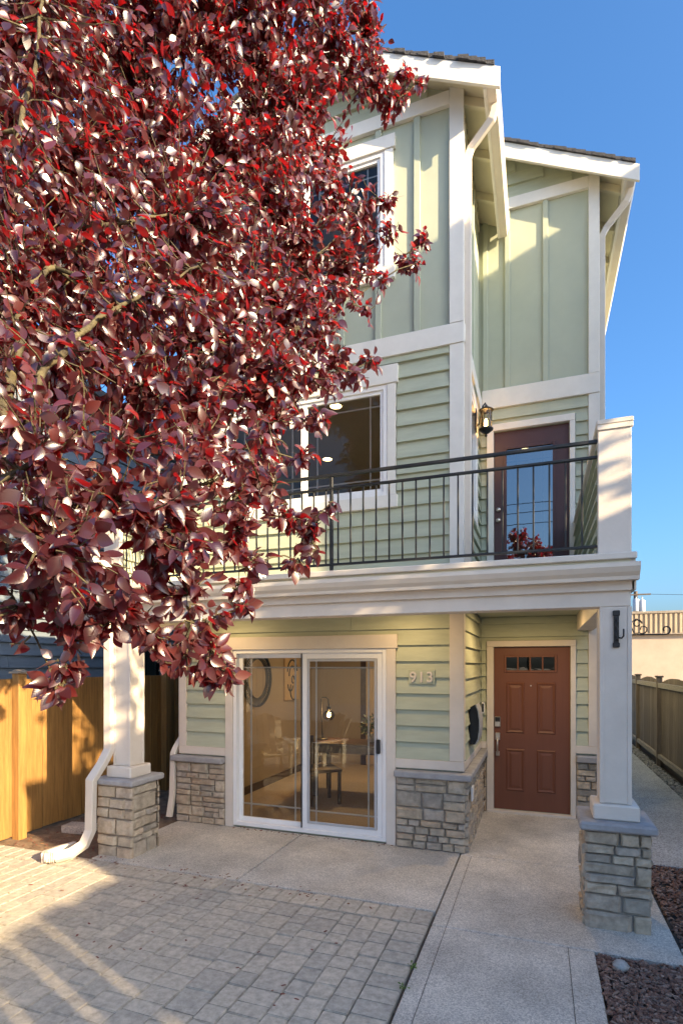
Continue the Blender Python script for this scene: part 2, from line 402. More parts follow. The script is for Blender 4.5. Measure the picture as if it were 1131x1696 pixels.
for k in ('chip', 'pebble', 'dryleaf'): island(M[k])
island(M['paverfar'])
scatter('bark_mulch', 'chip', [(.35, 1.15, 2.6, 3.84), (1.15, 2.2, 2.6, 3.84), (.89, 2.4, 4.12, 5.72)], (5200, 1200, 5200), .034, .009, 'dark red brown bark chips filling the beds beside the walk', 'mulch', -.012)
scatter('gravel', 'pebble', [(1.88, 2.06, 6, 16)], (1600,), .035, .022, 'small mixed pebbles along the foot of the weathered fence', 'gravel', -.012)
scatter('leaf_litter', 'dryleaf', [(-5.2, -4.1, 4.1, 5.6), (-4.2, -1.5, 3.95, 4.15), (-3.3, -1.3, 5.36, 5.42), (-4.3, -1.2, 2.6, 4.0)], (420, 70, 60, 60), .022, .003, 'fallen dark red leaves and crumbs on soil and paving', 'leaf litter', .006, tilt=.25)
b1 = tag(box('concrete_block', -5.0, -4.66, 4.62, 4.80, -.01, .075, 'concrete', None, .008), 'flat concrete block lying on the soil before the honey fence', 'block'); b1.rotation_euler.z = .15
tag(MB().lathe((.47, 3.72, .0), [(.001, -.02), (.045, -.012), (.05, .012), (.03, .034), (.001, .04)], 9).build('white_rock', M['pebble'], None, 0, True), 'pale rounded rock at the corner of the bark mulch', 'rock')

# ================================================================== THE TOWNHOUSE
XL, XR, XE = -4.05, -.73, .655          # left corner, bay corner, right corner
YF, YE = 5.48, 7.18                     # bay front, entry front
H = thing('townhouse', 'sage green three storey townhouse with white trim, stone base and red brown door', 'house', (-1.7, 5.46, 0))
SL = (-3.31, -1.49, .02, 2.03)          # sliding door opening
W2 = (-3.38, -1.48, 3.62, 4.77); W3 = (-3.30, -1.51, 5.99, 7.20)
D1 = (-.545, .355, .03, 2.09); D2 = (-.545, .345, 2.80, 4.83); WS = (5.86, 6.62, 3.62, 4.86)
roof1 = lambda X: 7.41-.5*(X+.34) if X > -2.4 else 7.41+.5*(X+4.46)
roof2 = lambda X: 7.585-.5*(X-1.07) if X > -1.7 else 7.585+.5*(X+4.47)
# sheathing
wall('wall', H, 'y', YF, YF+.12, XL, XR, 0, 7.6, 'panel', [SL, W2, W3])
wall('wall', H, 'x', XR-.12, XR-.001, YF+.121, YE+.12, 0, 7.9, 'panel', [WS])
wall('wall', H, 'y', YE, YE+.12, XR+.001, XE, 0, 7.75, 'panel', [D1, D2])
wall('wall', H, 'x', XL, XL+.12, YF+.121, 15, 0, 7.6, 'panel'); wall('wall', H, 'x', XE-.12, XE, YE+.121, 15, 0, 7.75, 'panel')
wall('wall', H, 'y', 14.88, 15, XL+.121, XE-.121, 0, 7.7, 'panel')
MB().prism([(XL, 7.6), (XR, 7.6), (-.75, roof1(-.75)-.06), (-2.4, roof1(-2.4)-.06), (XL, roof1(XL)-.06)], 'y', YF, YF+.1).build('gable_wall', M['panel'], H)
MB().prism([(XR-.1, 7.75), (XE, 7.75), (XE, roof2(XE)-.06), (-1.7, roof2(-1.7)-.06), (-1.7, 7.75)], 'y', YE, YE+.1).build('gable_wall', M['panel'], H)
# floors
box('floor', XL+.121, XR-.13, YF+.121, 14.8, -.05, .02, 'carpet', H, 0); box('floor', XR-.129, XE-.121, YE+.121, 14.8, -.05, .02, 'carpet', H, 0); box('floor', XL+.121, XR-.13, YF+.121, 14.8, 2.5, 2.8, 'ceiling', H, 0)
box('floor', XR-.12, XE-.121, YE+.121, 14.8, 2.5, 2.8, 'ceiling', H, 0); box('floor', XL+.121, XE-.121, YE+.121, 14.8, 5.02, 5.3, 'ceiling', H, 0); box('floor', XL+.121, XR-.13, YF+.121, YE+.12, 5.02, 5.3, 'ceiling', H, 0)
# inside partitions
box('interior_wall', XL+.121, XL+.13, YF+.121, 9.6, .02, 2.5, 'drywall', H, 0)
box('interior_wall', XL+.13, XR-.13, 9.6, 9.66, .02, 2.5, 'drywall', H, 0)
box('interior_wall', XR-.14, XR-.121, YE+.121, 9.6, .02, 2.5, 'drywall', H, 0)
box('interior_wall', XL+.13, XE-.13, 11.2, 11.26, 2.8, 5.02, 'drywall', H, 0); box('interior_wall', XL+.13, XE-.13, 8.6, 8.66, 5.3, 7.5, 'drywall', H, 0)
box('baseboard', XL+.131, XL+.15, YF+.13, 9.58, .021, .13, 'darkwood', H, 0)
# siding
T = .10
lap_siding(H, 'y', YF, -1, XL+.10, XR-.11, .90, 2.46, .165, 'siding', [(SL[0]-.1, SL[1]+.1, 0, 2.175)])
lap_siding(H, 'y', YF, -1, XL+.10, XR-.11, 2.66, 5.05, .165, 'siding', [(W2[0]-.1, W2[1]+.1, W2[2]-.14, W2[3]+.19)])
lap_siding(H, 'y', YF, -1, XL, XR, 7.58, 8.4, .165, 'siding', limit=lambda z, a, b: (max(a, -4.46+2*(z-7.30)), min(b, -.34-2*(z-7.30))))
lap_siding(H, 'y', YE, -1, XR+.03, XE-.10, .885, 2.46, .165, 'siding', [(D1[0]-.09, D1[1]+.06, 0, 2.17)])
lap_siding(H, 'y', YE, -1, XR+.03, XE-.10, 2.66, 5.12, .165, 'siding', [(D2[0]-.08, D2[1]+.07, 0, 4.92)])
lap_siding(H, 'y', YE, -1, XR+.03, XE, 7.74, 8.6, .165, 'siding', limit=lambda z, a, b: (a, min(b, 1.07-2*(z-7.475))))
lap_siding(H, 'x', XR, 1, YF+.10, YE-.026, .885, 2.46, .165, 'siding')
lap_siding(H, 'x', XR, 1, YF+.10, YE-.026, 2.66, 5.08, .165, 'siding', [(WS[0]-.09, WS[1]+.09, WS[2]-.1, WS[3]+.12)])
# trim on the bay front
def trim(x0, x1, z0, z1, face=YF, pr=.035, m='trim', b=.003): return box('trim_board', x0, x1, face-pr, face-.0005, z0, z1, m, H, b)
trim(XR-.11, XR+.03, .90, 2.46); trim(XR-.11, XR+.03, 2.66, 5.05, m='utrim'); trim(XR-.11, XR+.03, 5.255, 7.62, pr=.045, m='utrim')
trim(XL-.0, XL+.10, .90, 2.46); trim(XL, XL+.10, 2.66, 5.05, m='utrim'); trim(XL, XL+.10, 5.255, 7.42, pr=.045, m='utrim')
trim(XL, SL[0]-.1, .805, .898, pr=.04); trim(SL[1]+.1, XR+.035, .805, .898, pr=.04)
trim(XL, XR+.032, 5.05, 5.25, pr=.045, m='utrim'); trim(XL, XR-.112, 7.44, 7.58, pr=.045, m='utrim')
# side of the bay
def strim(y0, y1, z0, z1, pr=.03, m='trim'): return box('trim_board', XR+.0005, XR+pr, y0, y1, z0, z1, m, H, .003)
strim(YF+.001, YF+.10, .90, 2.46, .029); strim(YF+.001, YF+.10, 2.66, 5.05, .029, 'utrim'); strim(YF+.001, YF+.10, 5.255, 7.3, .029, 'utrim')
strim(YF+.001, YE-.04, .805, .883, .034); strim(YF+.001, YE-.05, 5.08, 5.25, .04, 'utrim')
# entry front trim
def etrim(x0, x1, z0, z1, pr=.035, m='trim'): return box('trim_board', x0, x1, YE-pr, YE-.0005, z0, z1, m, H, .003)
etrim(XE-.10, XE+.02, .885, 2.46); etrim(XE-.10, XE+.02, 2.66, 5.12, m='utrim'); etrim(XE-.10, XE+.02, 5.362, 7.75, .045, 'utrim')
etrim(XR+.03, D1[0]-.09, .79, .883, .04); etrim(D1[1]+.06, XE+.02, .79, .883, .04); etrim(XR+.041, XE+.022, 5.122, 5.36, .045, 'utrim'); etrim(XR+.03, XE-.102, 7.6, 7.74, .045, 'utrim')
# battens
for bx in (-1.17, -1.58, -1.99, -2.40, -2.81, -3.22, -3.63):
    segs = interval_cut(5.252, 7.438, [(W3[2]-.15, W3[3]+.16)]) if W3[0]-.12 < bx < W3[1]+.12 else [(5.252, 7.438)]
    for a, b in segs: box('batten', bx-.032, bx+.032, YF-.03, YF-.0005, a, b, 'panel', H, .003)
for bx in (-.65, -.38, .07): box('batten', bx-.03, bx+.03, YE-.03, YE-.0005, 5.362, 7.598, 'panel', H, .003)
box('batten', XR+.0005, XR+.028, 6.35, 6.41, 5.252, 7.3, 'panel', H, .003)
# openings: casings
def casing(op, top=.14, side=.09, bot=.11, face=YF, head=.025, m='utrim', pr=.04):
    x0, x1, z0, z1 = op
    box('casing', x0-side-head, x1+side+head, face-pr-.01, face-.0005, z1+.002, z1+top, m, H, .003)
    box('casing', x0-side, x0-.002, face-pr, face-.0005, z0 if not bot else z0-.001, z1, m, H, .003); box('casing', x1+.002, x1+side, face-pr, face-.0005, z0 if not bot else z0-.001, z1, m, H, .003)
    if bot: box('casing', x0-side-.02, x1+side+.02, face-pr-.005, face-.0005, z0-bot, z0-.003, m, H, .003)
casing(W2, .19, .09, .13); casing(W3, .14, .09, .13); casing((SL[0], SL[1], 0, SL[3]), .145, .1, 0, m='trim', head=.02)
def bars(x0, x1, z0, z1, y0, y1, t):
    return MB().box(x0, x0+t, y0, y1, z0, z1).box(x1-t, x1, y0, y1, z0, z1).box(x0+t, x1-t, y0+.001, y1-.001, z0, z0+t).box(x0+t, x1-t, y0+.001, y1-.001, z1-t, z1)
def window(op, face, mid=True, name='window', blind=False):
    x0, x1, z0, z1 = op; w = bars(x0, x1, z0, z1, face-.03, face+.05, .045).build(name, M['vinyl'], H, .002)
    xm = (x0+x1)/2
    for a, b in ((x0+.045, xm), (xm, x1-.045)):
        bars(a+.001, b-.001, z0+.046, z1-.046, face-.012, face+.035, .035).build('sash', M['vinyl'], w, .002)
        mesh('pane', [(a+.03, face+.012, z0+.07), (b-.03, face+.012, z0+.07), (b-.03, face+.012, z1-.07), (a+.03, face+.012, z1-.07)], [(0, 1, 2, 3)], M['glass'], w)
        for q in (a+.15, b-.15): box('muntin', q-.007, q+.007, face+.016, face+.024, z0+.08, z1-.08, 'white', w, 0)
        for q in (z0+.19, z1-.19): box('muntin', a+.036, b-.036, face+.017, face+.023, q-.007, q+.007, 'white', w, 0)
    return w
window(W2, YF); window(W3, YF)
# side window of the bay
y0, y1, z0, z1 = WS
sw = MB().box(XR-.05, XR+.03, y0, y0+.05, z0, z1).box(XR-.05, XR+.03, y1-.05, y1, z0, z1).box(XR-.049, XR+.029, y0+.05, y1-.05, z0, z0+.05).box(XR-.049, XR+.029, y0+.05, y1-.05, z1-.05, z1).build('window', M['vinyl'], H, .002)
mesh('pane', [(XR-.01, y0+.04, z0+.04), (XR-.01, y1-.04, z0+.04), (XR-.01, y1-.04, z1-.04), (XR-.01, y0+.04, z1-.04)], [(0, 1, 2, 3)], M['glass'], sw)
for a, b, c, d in ((y0-.09, y1+.09, z1+.001, z1+.12), (y0-.09, y1+.09, z0-.1, z0-.001), (y0-.09, y0-.001, z0, z1), (y1+.001, y1+.09, z0, z1)): box('casing', XR+.0005, XR+.036, a, b, c, d, 'utrim', H, .003)
# sliding door
x0, x1, z0, z1 = SL
sd = bars(x0, x1, z0, z1, YF-.03, YF+.09, .042).build('sliding_door', M['vinyl'], H, .003); xm = -2.43
def slider(a, b, yy, m, t, nm):
    o = bars(a, b, z0+.043, z1-.043, yy, yy+.03, t).build(nm, M[m], sd, .002)
    mesh('pane', [(a+t-.01, yy+.015, z0+.09), (b-t+.01, yy+.015, z0+.09), (b-t+.01, yy+.015, z1-.09), (a+t-.01, yy+.015, z1-.09)], [(0, 1, 2, 3)], M['sglass'], sd)
    for q in (a+t+.10, b-t-.10): box('muntin', q-.008, q+.008, yy+.018, yy+.026, z0+.1, z1-.1, 'white', sd, 0)
    for q in (z0+.24, z1-.2): box('muntin', a+t, b-t, yy+.019, yy+.025, q-.008, q+.008, 'white', sd, 0)
slider(x0+.043, xm+.02, YF+.03, 'vinyl', .05, 'fixed_panel'); slider(xm-.02, x1-.043, YF-.012, 'vinyl', .06, 'sliding_panel')
bars(xm+.045, x1-.105, z0+.105, z1-.105, YF-.022, YF-.012, .028).build('screen_frame', M['screen'], sd, .002)
box('weather_strip', xm-.032, xm-.021, YF-.02, YF+.03, z0+.05, z1-.045, 'dark', sd, 0)
box('handle', x1-.108, x1-.066, YF-.045, YF-.013, .93, 1.08, 'dark', sd, .008)
# stone base
sb = link('stone_wall', None, None, H, (-1.1, 5.4, 0))
box('mortar_bed', SL[1]+.101, XR+.035, YF-.03, YF-.001, -.02, .715, 'mortar', sb, 0); stonework(sb, 'y', YF-.03, -1, SL[1]+.105, XR+.05, 0, .715, 1)
box('mortar_bed', XR+.001, XR+.034, YF, YE-.04, -.02, .70, 'mortar', sb, 0); stonework(sb, 'x', XR+.034, 1, YF-.03, YE-.05, 0, .70, 2, .035)
sb2 = link('stone_wall', None, None, H, (-3.8, 5.4, 0))
box('mortar_bed', XL-.03, SL[0]-.101, YF-.03, YF-.001, -.02, .715, 'mortar', sb2, 0); stonework(sb2, 'y', YF-.03, -1, XL-.03, SL[0]-.105, 0, .715, 3)
sb3 = link('stone_wall', None, None, H, (.5, 7.1, 0))
box('mortar_bed', D1[1]+.062, XE+.04, YE-.03, YE-.001, -.02, .68, 'mortar', sb3, 0); stonework(sb3, 'y', YE-.03, -1, D1[1]+.065, XE+.05, 0, .68, 4)
box('mortar_bed', XR+.036, D1[0]-.092, YE-.03, YE-.001, -.02, .68, 'mortar', sb3, 0); stonework(sb3, 'y', YE-.03, -1, XR+.072, D1[0]-.094, 0, .68, 5)
def stonecap(x0, x1, y0, y1, z0, z1, p):
    return box('cap_stone', x0, x1, y0, y1, z0, z1, 'cap', p, .012)
stonecap(SL[1]+.101, XR+.115, YF-.125, YF-.001, .72, .79, sb); stonecap(XR+.001, XR+.114, YF+.001, YE-.04, .72, .789, sb)
stonecap(XL-.07, SL[0]-.101, YF-.125, YF-.001, .72, .79, sb2)
stonecap(D1[1]+.062, XE+.08, YE-.12, YE-.001, .69, .768, sb3); stonecap(XR+.116, D1[0]-.092, YE-.12, YE-.001, .69, .768, sb3)
# front door
def door_case(op, m, t=.075):
    x0, x1, z0, z1 = op
    for a, b in ((x0-.085, x0-.001), (x1+.001, x1+.062)): box('casing', a, b, YE-.045, YE+.06, z0-.03, z1, m, H, .004)
    box('casing', x0-.085, x1+.062, YE-.046, YE+.06, z1+.001, z1+t, m, H, .004)
    box('threshold', x0-.083, x1+.06, YE-.075, YE+.1, z0-.045, z0-.003, 'trim' if m == 'trim' else 'utrim', H, .004)
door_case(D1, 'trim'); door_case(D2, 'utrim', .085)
def panel_door(op, m):
    x0, x1, z0, z1 = op; d = link('front_door', None, None, H, ((x0+x1)/2, YE+.03, z0))
    GL = (-.40, .185, 1.785, 1.965)
    wall('leaf', d, 'y', YE+.012, YE+.055, x0+.003, x1-.003, z0, z1-.003, m, [GL])
    for a, b in ((-.395, -.175), (-.03, .19)):
        for c, e in ((1.0, 1.64), (.27, .80)):
            f = .028; yb = YE+.0119
            V = [(a, yb, c), (b, yb, c), (b, yb, e), (a, yb, e), (a+f*.5, yb-.012, c+f*.5), (b-f*.5, yb-.012, c+f*.5), (b-f*.5, yb-.012, e-f*.5), (a+f*.5, yb-.012, e-f*.5),
                 (a+f*1.3, yb-.002, c+f*1.3), (b-f*1.3, yb-.002, c+f*1.3), (b-f*1.3, yb-.002, e-f*1.3), (a+f*1.3, yb-.002, e-f*1.3), (a+f*2.4, yb-.009, c+f*2.4), (b-f*2.4, yb-.009, c+f*2.4), (b-f*2.4, yb-.009, e-f*2.4), (a+f*2.4, yb-.009, e-f*2.4)]
            Fc = [(k*4+i, k*4+(i+1) % 4, k*4+4+(i+1) % 4, k*4+4+i) for k in range(3) for i in range(4)]+[(12, 13, 14, 15)]
            mesh('raised_panel', V, Fc, M[m], d)
    a, b, c, e = GL; fr = bars(a-.02, b+.02, c-.02, e+.02, YE-.002, YE+.011, .028).build('glass_frame', M[m], d, .003)
    mesh('pane', [(a, YE+.02, c), (b, YE+.02, c), (b, YE+.02, e), (a, YE+.02, e)], [(0, 1, 2, 3)], M['dglass'], d)
    for k in (1, 2, 3): q = a+(b-a)*k/4; box('muntin', q-.009, q+.009, YE+.002, YE+.019, c+.008, e-.008, m, fr, .002)
    kp = box('keypad', -.535, -.462, YE-.014, YE+.0115, 1.075, 1.205, 'nickel', d, .006); box('key_screen', -.528, -.469, YE-.0155, YE-.0142, 1.14, 1.197, 'dark', kp, 0)
    hd = box('handle_set', -.528, -.468, YE-.008, YE+.0115, .905, 1.0, 'nickel', d, .006)
    MB().tube([(-.498, YE-.008, .93), (-.498, YE-.05, .925), (-.498, YE-.058, .85), (-.498, YE-.05, .745), (-.498, YE-.008, .735)], .011, 8).build('grip', M['nickel'], hd, 0, True)
    box('grip_foot', -.521, -.475, YE-.007, YE+.0115, .705, .76, 'nickel', hd, .004)
    MB().lathe((0, 0, 0), [(.001, .0), (.009, .0), (.009, .01), (.001, .01)], 10).build('peephole', M['nickel'], d).matrix_basis = Matrix.Translation(Vector((-.10, YE+.005, 1.60))-WORG[d.name]) @ Matrix.Rotation(math.pi/2, 4, 'X')
panel_door(D1, 'door')
def glass_door(op, m):
    x0, x1, z0, z1 = op; d = link('balcony_door', None, None, H, ((x0+x1)/2, YE+.03, z0))
    GL = (-.395, .16, 3.02, 4.60)
    wall('leaf', d, 'y', YE+.02, YE+.06, x0+.003, x1-.003, z0, z1-.003, m, [GL])
    a, b, c, e = GL; bars(a-.03, b+.03, c-.03, e+.03, YE+.006, YE+.019, .035).build('glass_frame', M[m], d, .003)
    mesh('pane', [(a, YE+.03, c), (b, YE+.03, c), (b, YE+.03, e), (a, YE+.03, e)], [(0, 1, 2, 3)], M['bglass'], d)
    for q in (a+.12, b-.12): box('muntin', q-.006, q+.006, YE+.034, YE+.042, c, e, 'dark', d, 0)
    for q in (c+.16, e-.16): box('muntin', a, b, YE+.035, YE+.041, q-.006, q+.006, 'dark', d, 0)
    for z in (3.70, 3.84):
        k = MB().lathe((0, 0, 0), [(.001, 0), (.03, 0), (.03, .012), (.013, .014), (.012, .035), (.028, .045), (.026, .062), (.001, .068)] if z < 3.8 else [(.001, 0), (.028, 0), (.026, .02), (.001, .024)], 12).build('knob', M['nickel'], d, 0, True)
        k.matrix_basis = Matrix.Translation(Vector((-.49, YE+.0, z))-WORG[d.name]) @ Matrix.Rotation(math.pi/2, 4, 'X')
glass_door(D2, 'plumdoor')
# ------------------------------------------------------------------ roofs
def gable_roof(xr, zr, xe, ze, xl, zl, y0, y1):
    rf = link('roof', None, None, H, (xr, y0, ze)); t = .055
    # sheathing with a ragged shingle front edge
    for (xa, za, xe_, ze_) in ((xr, zr, xe, ze), (xr, zr, xl, zl)):
        xb = xe_-(.075 if xe_ > xa else -.075); zb = za+(ze_-za)*(xb-xa)/(xe_-xa)
        MB().prism([(xa, za-.03), (xb, zb-.03), (xb, zb-t), (xa, za-t)], 'y', y0+.012, y1).build('roof_deck', M['soffit'], rf)
        mb = MB(); n = 26; 
        for i in range(n):
            f, g = i/n, (i+1)/n+.012; d = random.uniform(-.02, .006); h = random.uniform(.0, .006)
            P = [(xa+(xb-xa)*f, za+(zb-za)*f-.029), (xa+(xb-xa)*g, za+(zb-za)*g-.029), (xa+(xb-xa)*g, za+(zb-za)*g+.012+h), (xa+(xb-xa)*f, za+(zb-za)*f+.001)]
            mb.prism(P, 'y', y0-.012+d, y1)
        mb.build('shingles', M['shingle'], rf)
        xb, zb = xe_, ze_; P = [(xa, za-.031), (xb, zb-.031), (xb, zb-.22), (xa, za-.22)]
        MB().prism(P, 'y', y0, y0+.03).build('rake_board', M['utrim'], rf, .002)
    return rf
rf1 = gable_roof(-2.4, 8.44, -.34, 7.41, -4.46, 7.41, 5.20, 7.17)
rf2 = gable_roof(-1.7, 8.97, 1.07, 7.585, -4.47, 7.585, 6.95, 15.3)
def eave(rf, xo, zo, xw, y0, y1, step):
    """fascia, rafter tails, vent blocks and a box gutter along a right-hand eave"""
    xf = xo-.125
    zt = lambda X: zo-.5*(X-xo)
    MB().prism([(xf-.03, zt(xf-.03)-.056), (xf, zt(xf)-.056), (xf, zt(xf)-.22), (xf-.03, zt(xf)-.22)], 'y', y0+.031, y1).build('fascia', M['utrim'], rf, .002)
    g = [(xf+.001, zo-.035), (xf+.001, zo-.155), (xf+.085, zo-.155), (xf+.095, zo-.10), (xo-.008, zo-.065), (xo-.008, zo-.035), (xo-.014, zo-.035), (xo-.02, zo-.062), (xf+.086, zo-.095), (xf+.078, zo-.148), (xf+.008, zo-.148), (xf+.008, zo-.035)]
    MB().prism(g, 'y', y0+.031, y1).build('gutter', M['gutter'], rf)
    y = y0+.32
    while y < y1-.05:
        MB().prism([(xw, zt(xw)-.057), (xf-.031, zt(xf-.031)-.057), (xf-.031, zt(xf-.031)-.15), (xw, zt(xw)-.15)], 'y', y-.022, y+.022).build('rafter_tail', M['soffit'], rf, .003)
        for k in (-.12, 0, .12):
            h = MB().lathe((0, 0, 0), [(.001, .001), (.024, .001), (.024, -.002)], 10).build('vent_hole', M['dark'], rf)
            h.matrix_basis = Matrix.Translation(Vector((xw+.012, y+step/2+k, zt(xw)-.14))-WORG[rf.name]) @ Matrix.Rotation(math.pi/2, 4, 'Y')
        y += step
    box('vent_block', xw-.02, xw+.01, y0+.30, y1-.02, zt(xw)-.22, zt(xw)-.058, 'soffit', rf, 0)
eave(rf1, -.34, 7.41, XR+.005, 5.20, 7.13, .58); eave(rf2, 1.07, 7.585, XE+.005, 6.95, 15.2, .61)
# downspouts
def pipe(pts, parent, name='downspout', sq=(.065, .05)): return MB().tube(pts, 0, sq=sq).build(name, M['gutter'], parent, .004)
pipe([(-.405, 5.42, 7.27), (-.405, 5.42, 7.20), (-.43, 5.425, 7.13), (-.64, 5.52, 7.0), (-.668, 5.53, 6.93), (-.668, 5.53, 2.66)], H)
pipe([(.995, 7.12, 7.44), (.995, 7.12, 7.38), (.96, 7.13, 7.30), (.76, 7.25, 7.14), (.715, 7.26, 7.06), (.715, 7.26, .1)], H)
pipe([(-4.085, 5.55, 2.3), (-4.085, 5.55, .98), (-4.115, 5.47, .86), (-4.125, 5.44, .80), (-4.125, 5.42, .3), (-4.14, 5.38, .05)], H)
# ------------------------------------------------------------------ porch, balcony
YB = 4.32
box('porch_ceiling', XL, XE-.04, YB+.19, YF-.002, 2.47, 2.52, 'panel', H, 0); box('porch_ceiling', XR+.032, XE-.001, YF, YE-.002, 2.47, 2.52, 'panel', H, 0)
box('balcony_deck', XL-.02, .60, YB-.05, YF-.047, 2.525, 2.645, 'soffit', H, 0); box('balcony_deck', XR+.045, .60, YF-.046, YE-.05, 2.526, 2.644, 'soffit', H, 0)
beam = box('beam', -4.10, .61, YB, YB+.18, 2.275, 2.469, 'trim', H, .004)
box('beam', .425, .605, YB+.181, YE-.05, 2.275, 2.469, 'trim', H, .004); box('beam', -4.095, -3.92, YB+.181, YF-.05, 2.275, 2.469, 'trim', H, .004)
box('fascia_board', -4.12, .63, YB-.03, YB-.001, 2.385, 2.55, 'trim', H, .003); box('fascia_board', .611, .64, YB-.03, YE-.05, 2.385, 2.55, 'trim', H, .003)
gp = [(YB-.031, 2.565), (YB-.031, 2.45), (YB-.10, 2.45), (YB-.105, 2.475), (YB-.13, 2.50), (YB-.15, 2.535), (YB-.15, 2.565), (YB-.142, 2.565), (YB-.142, 2.538), (YB-.122, 2.508), (YB-.098, 2.48), (YB-.095, 2.458), (YB-.039, 2.458), (YB-.039, 2.565)]
gut = MB().prism(gp, 'x', -4.14, .645).build('porch_gutter', M['gutter'], H)
MB().prism(gp[:7], 'x', .6455, .650).build('gutter_end_cap', M['gutter'], gut)
fl = box('cap_flashing', -4.14, .64, YB-.075, YB+.1, 2.600, 2.648, 'gutter', H, .006); box('edge_board', -4.13, .635, YB-.045, YB-.001, 2.551, 2.598, 'trim', H, .003)
def parapet(x0, x1, nm):
    p = link(nm, None, None, H, ((x0+x1)/2, YB, 2.65))
    box('end_panel', x0, x1, YB-.02, YB+.03, 2.65, 3.575, 'trim', p, .005); box('core', x0+.02, x1-.02, YB+.031, YE-.05 if x1 > 0 else YF-.05, 2.65, 3.565, 'trim', p, 0)
    box('cap', x0-.008, x1+.012, YB-.034, YE-.05 if x1 > 0 else YF-.05, 3.576, 3.612, 'gutter', p, .006)
    MB().box(x0-.006, x1+.009, YB-.031, YB+.0, 3.54, 3.575).build('cap_lip', M['gutter'], p, .003)
    lap_siding(p, 'x', x0+.02, -1, YB+.032, YE-.05, 2.66, 3.54, .125, 'siding') if x1 > 0 else lap_siding(p, 'x', x1-.02, 1, YB+.032, YF-.05, 2.66, 3.54, .125, 'siding')
parapet(.395, .612, 'parapet'); parapet(-4.1, -3.90, 'parapet')
rl = link('railing', None, None, H, (-1.7, YB+.03, 2.65)); YR = YB+.02
for nm, z, h in (('top_rail', 3.478, .012), ('middle_rail', 3.365, .009), ('bottom_rail', 2.715, .009)): box(nm, -3.9, .394, YR-.016, YR+.016, z-h, z+h, 'iron', rl, .002)
x = .394-.1
posts = (-.13+.0, -1.67, -3.2)
for px in (-1.67, -3.2): box('post', px-.014, px+.014, YR-.014, YR+.014, 2.649, 3.465, 'iron', rl, .002)
bars_me = MB().box(-.0065, .0065, -.0065, .0065, 0, .63).build('baluster', M['iron'], rl, .0015); bars_me.location = Vector((x, YR, 2.725))-WORG[rl.name]; WORG[bars_me.name] = Vector((x, YR, 2.725))
bm_ = bars_me.data
bars_me.location.z += .315
while x > -3.8:
    x -= .112
    if min(abs(x-p) for p in (-1.67, -3.2)) < .03: continue
    link('baluster', bm_, None, rl, (x, YR, 2.725+.315))
def column(cx, cy, nm, seed):
    c = link(nm, None, None, H, (cx, cy, 0)); b = .175
    box('mortar_core', cx-b, cx+b, cy-b, cy+b, -.03, .685, 'mortar', c, 0)
    stonework(c, 'y', cy-b, -1, cx-b-.04, cx+b+.04, -.02, .685, seed); stonework(c, 'y', cy+b, 1, cx-b-.04, cx+b+.04, -.02, .685, seed+1)
    stonework(c, 'x', cx+b, 1, cy-b, cy+b, -.02, .685, seed+2, .04); stonework(c, 'x', cx-b, -1, cy-b, cy+b, -.02, .685, seed+3, .04)
    k = .245
    MB().prism([(cx-k, cy-k), (cx+k, cy-k), (cx+k, cy+k), (cx-k, cy+k)], 'z', .69, .75).build('cap_stone', M['cap'], c, .014)
    MB().box(cx-.15, cx+.15, cy-.15, cy+.15, .751, .86).build('plinth', M['trim'], c, .01)
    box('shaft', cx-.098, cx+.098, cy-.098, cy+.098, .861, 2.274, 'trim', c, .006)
    for sx, sy in ((-1, -1), (1, -1), (1, 1), (-1, 1)):       # corner boards give the shaft its edges
        box('corner_board', *sorted((cx+sx*.075, cx+sx*.104)), *sorted((cy+sy*.075, cy+sy*.104)), .862, 2.273, 'trim', c, .003)
    return c
column(.512, YB+.098, 'porch_column', 30); column(-3.87, YB+.078, 'porch_column', 40)
ds = MB().tube([(-4.02, 4.245, 2.46), (-4.02, 4.245, 2.40), (-4.0, 4.27, 2.3), (-4.0, 4.27, 1.02), (-4.03, 4.2, .88), (-4.07, 4.11, .74), (-4.07, 4.10, .26), (-4.09, 4.04, .14), (-4.16, 3.95, .075), (-4.26, 3.86, .055)], 0, sq=(.085, .07)).build('downspout', M['gutter'], H, .006)
el = MB()
for k in range(7): el.tube([(-4.262-.013*k, 3.858-.011*k+.004*k*k*.3, .055), (-4.268-.013*k, 3.853-.011*k+.004*k*k*.3, .055)], .047 if k % 2 else .05, 10)
el.build('ribbed_elbow', M['gutter'], ds); MB().tube([(-4.35, 3.83, .05), (-4.40, 3.88, .045), (-4.40, 4.05, .045), (-4.36, 4.2, .045)], 0, sq=(.09, .06)).build('outlet_spout', M['gutter'], ds, .006)
# recessed lamps; the two at the porch front are unseen, inferred from warm glow
def can(x, y, z, power, label, parent=None):
    t = thing('recessed_light', label, 'ceiling light', (x, y, z))
    MB().lathe((x, y, z), [(.095, -.001), (.09, -.008), (.07, -.004), (.07, -.001)], 20).build('trim_ring', M['white'], t, 0, True)
    MB().lathe((x, y, z), [(.07, -.003), (.001, -.0031)], 20).build('lens', M['can'], t)
    area_lamp('recessed_lamp', (x, y, z-.02), .12, power)
can(-.14, 6.1, 2.47, 5, 'round lit recessed light in the porch ceiling before the red brown door')
can(-1.25, 4.95, 2.47, 2.0, 'lit recessed light in the porch ceiling over the house number'); can(-3.3, 4.95, 2.47, 2.0, 'lit recessed light in the porch ceiling near the left column')
can(-2.33, 6.2, 5.02, .5, 'nearer lit ceiling light seen through the upper window'); can(-3.05, 7.75, 5.02, .5, 'farther lit ceiling light seen low in the upper window'); can(-.2, 8.4, 5.02, .5, 'lit ceiling light seen through the balcony door glass')
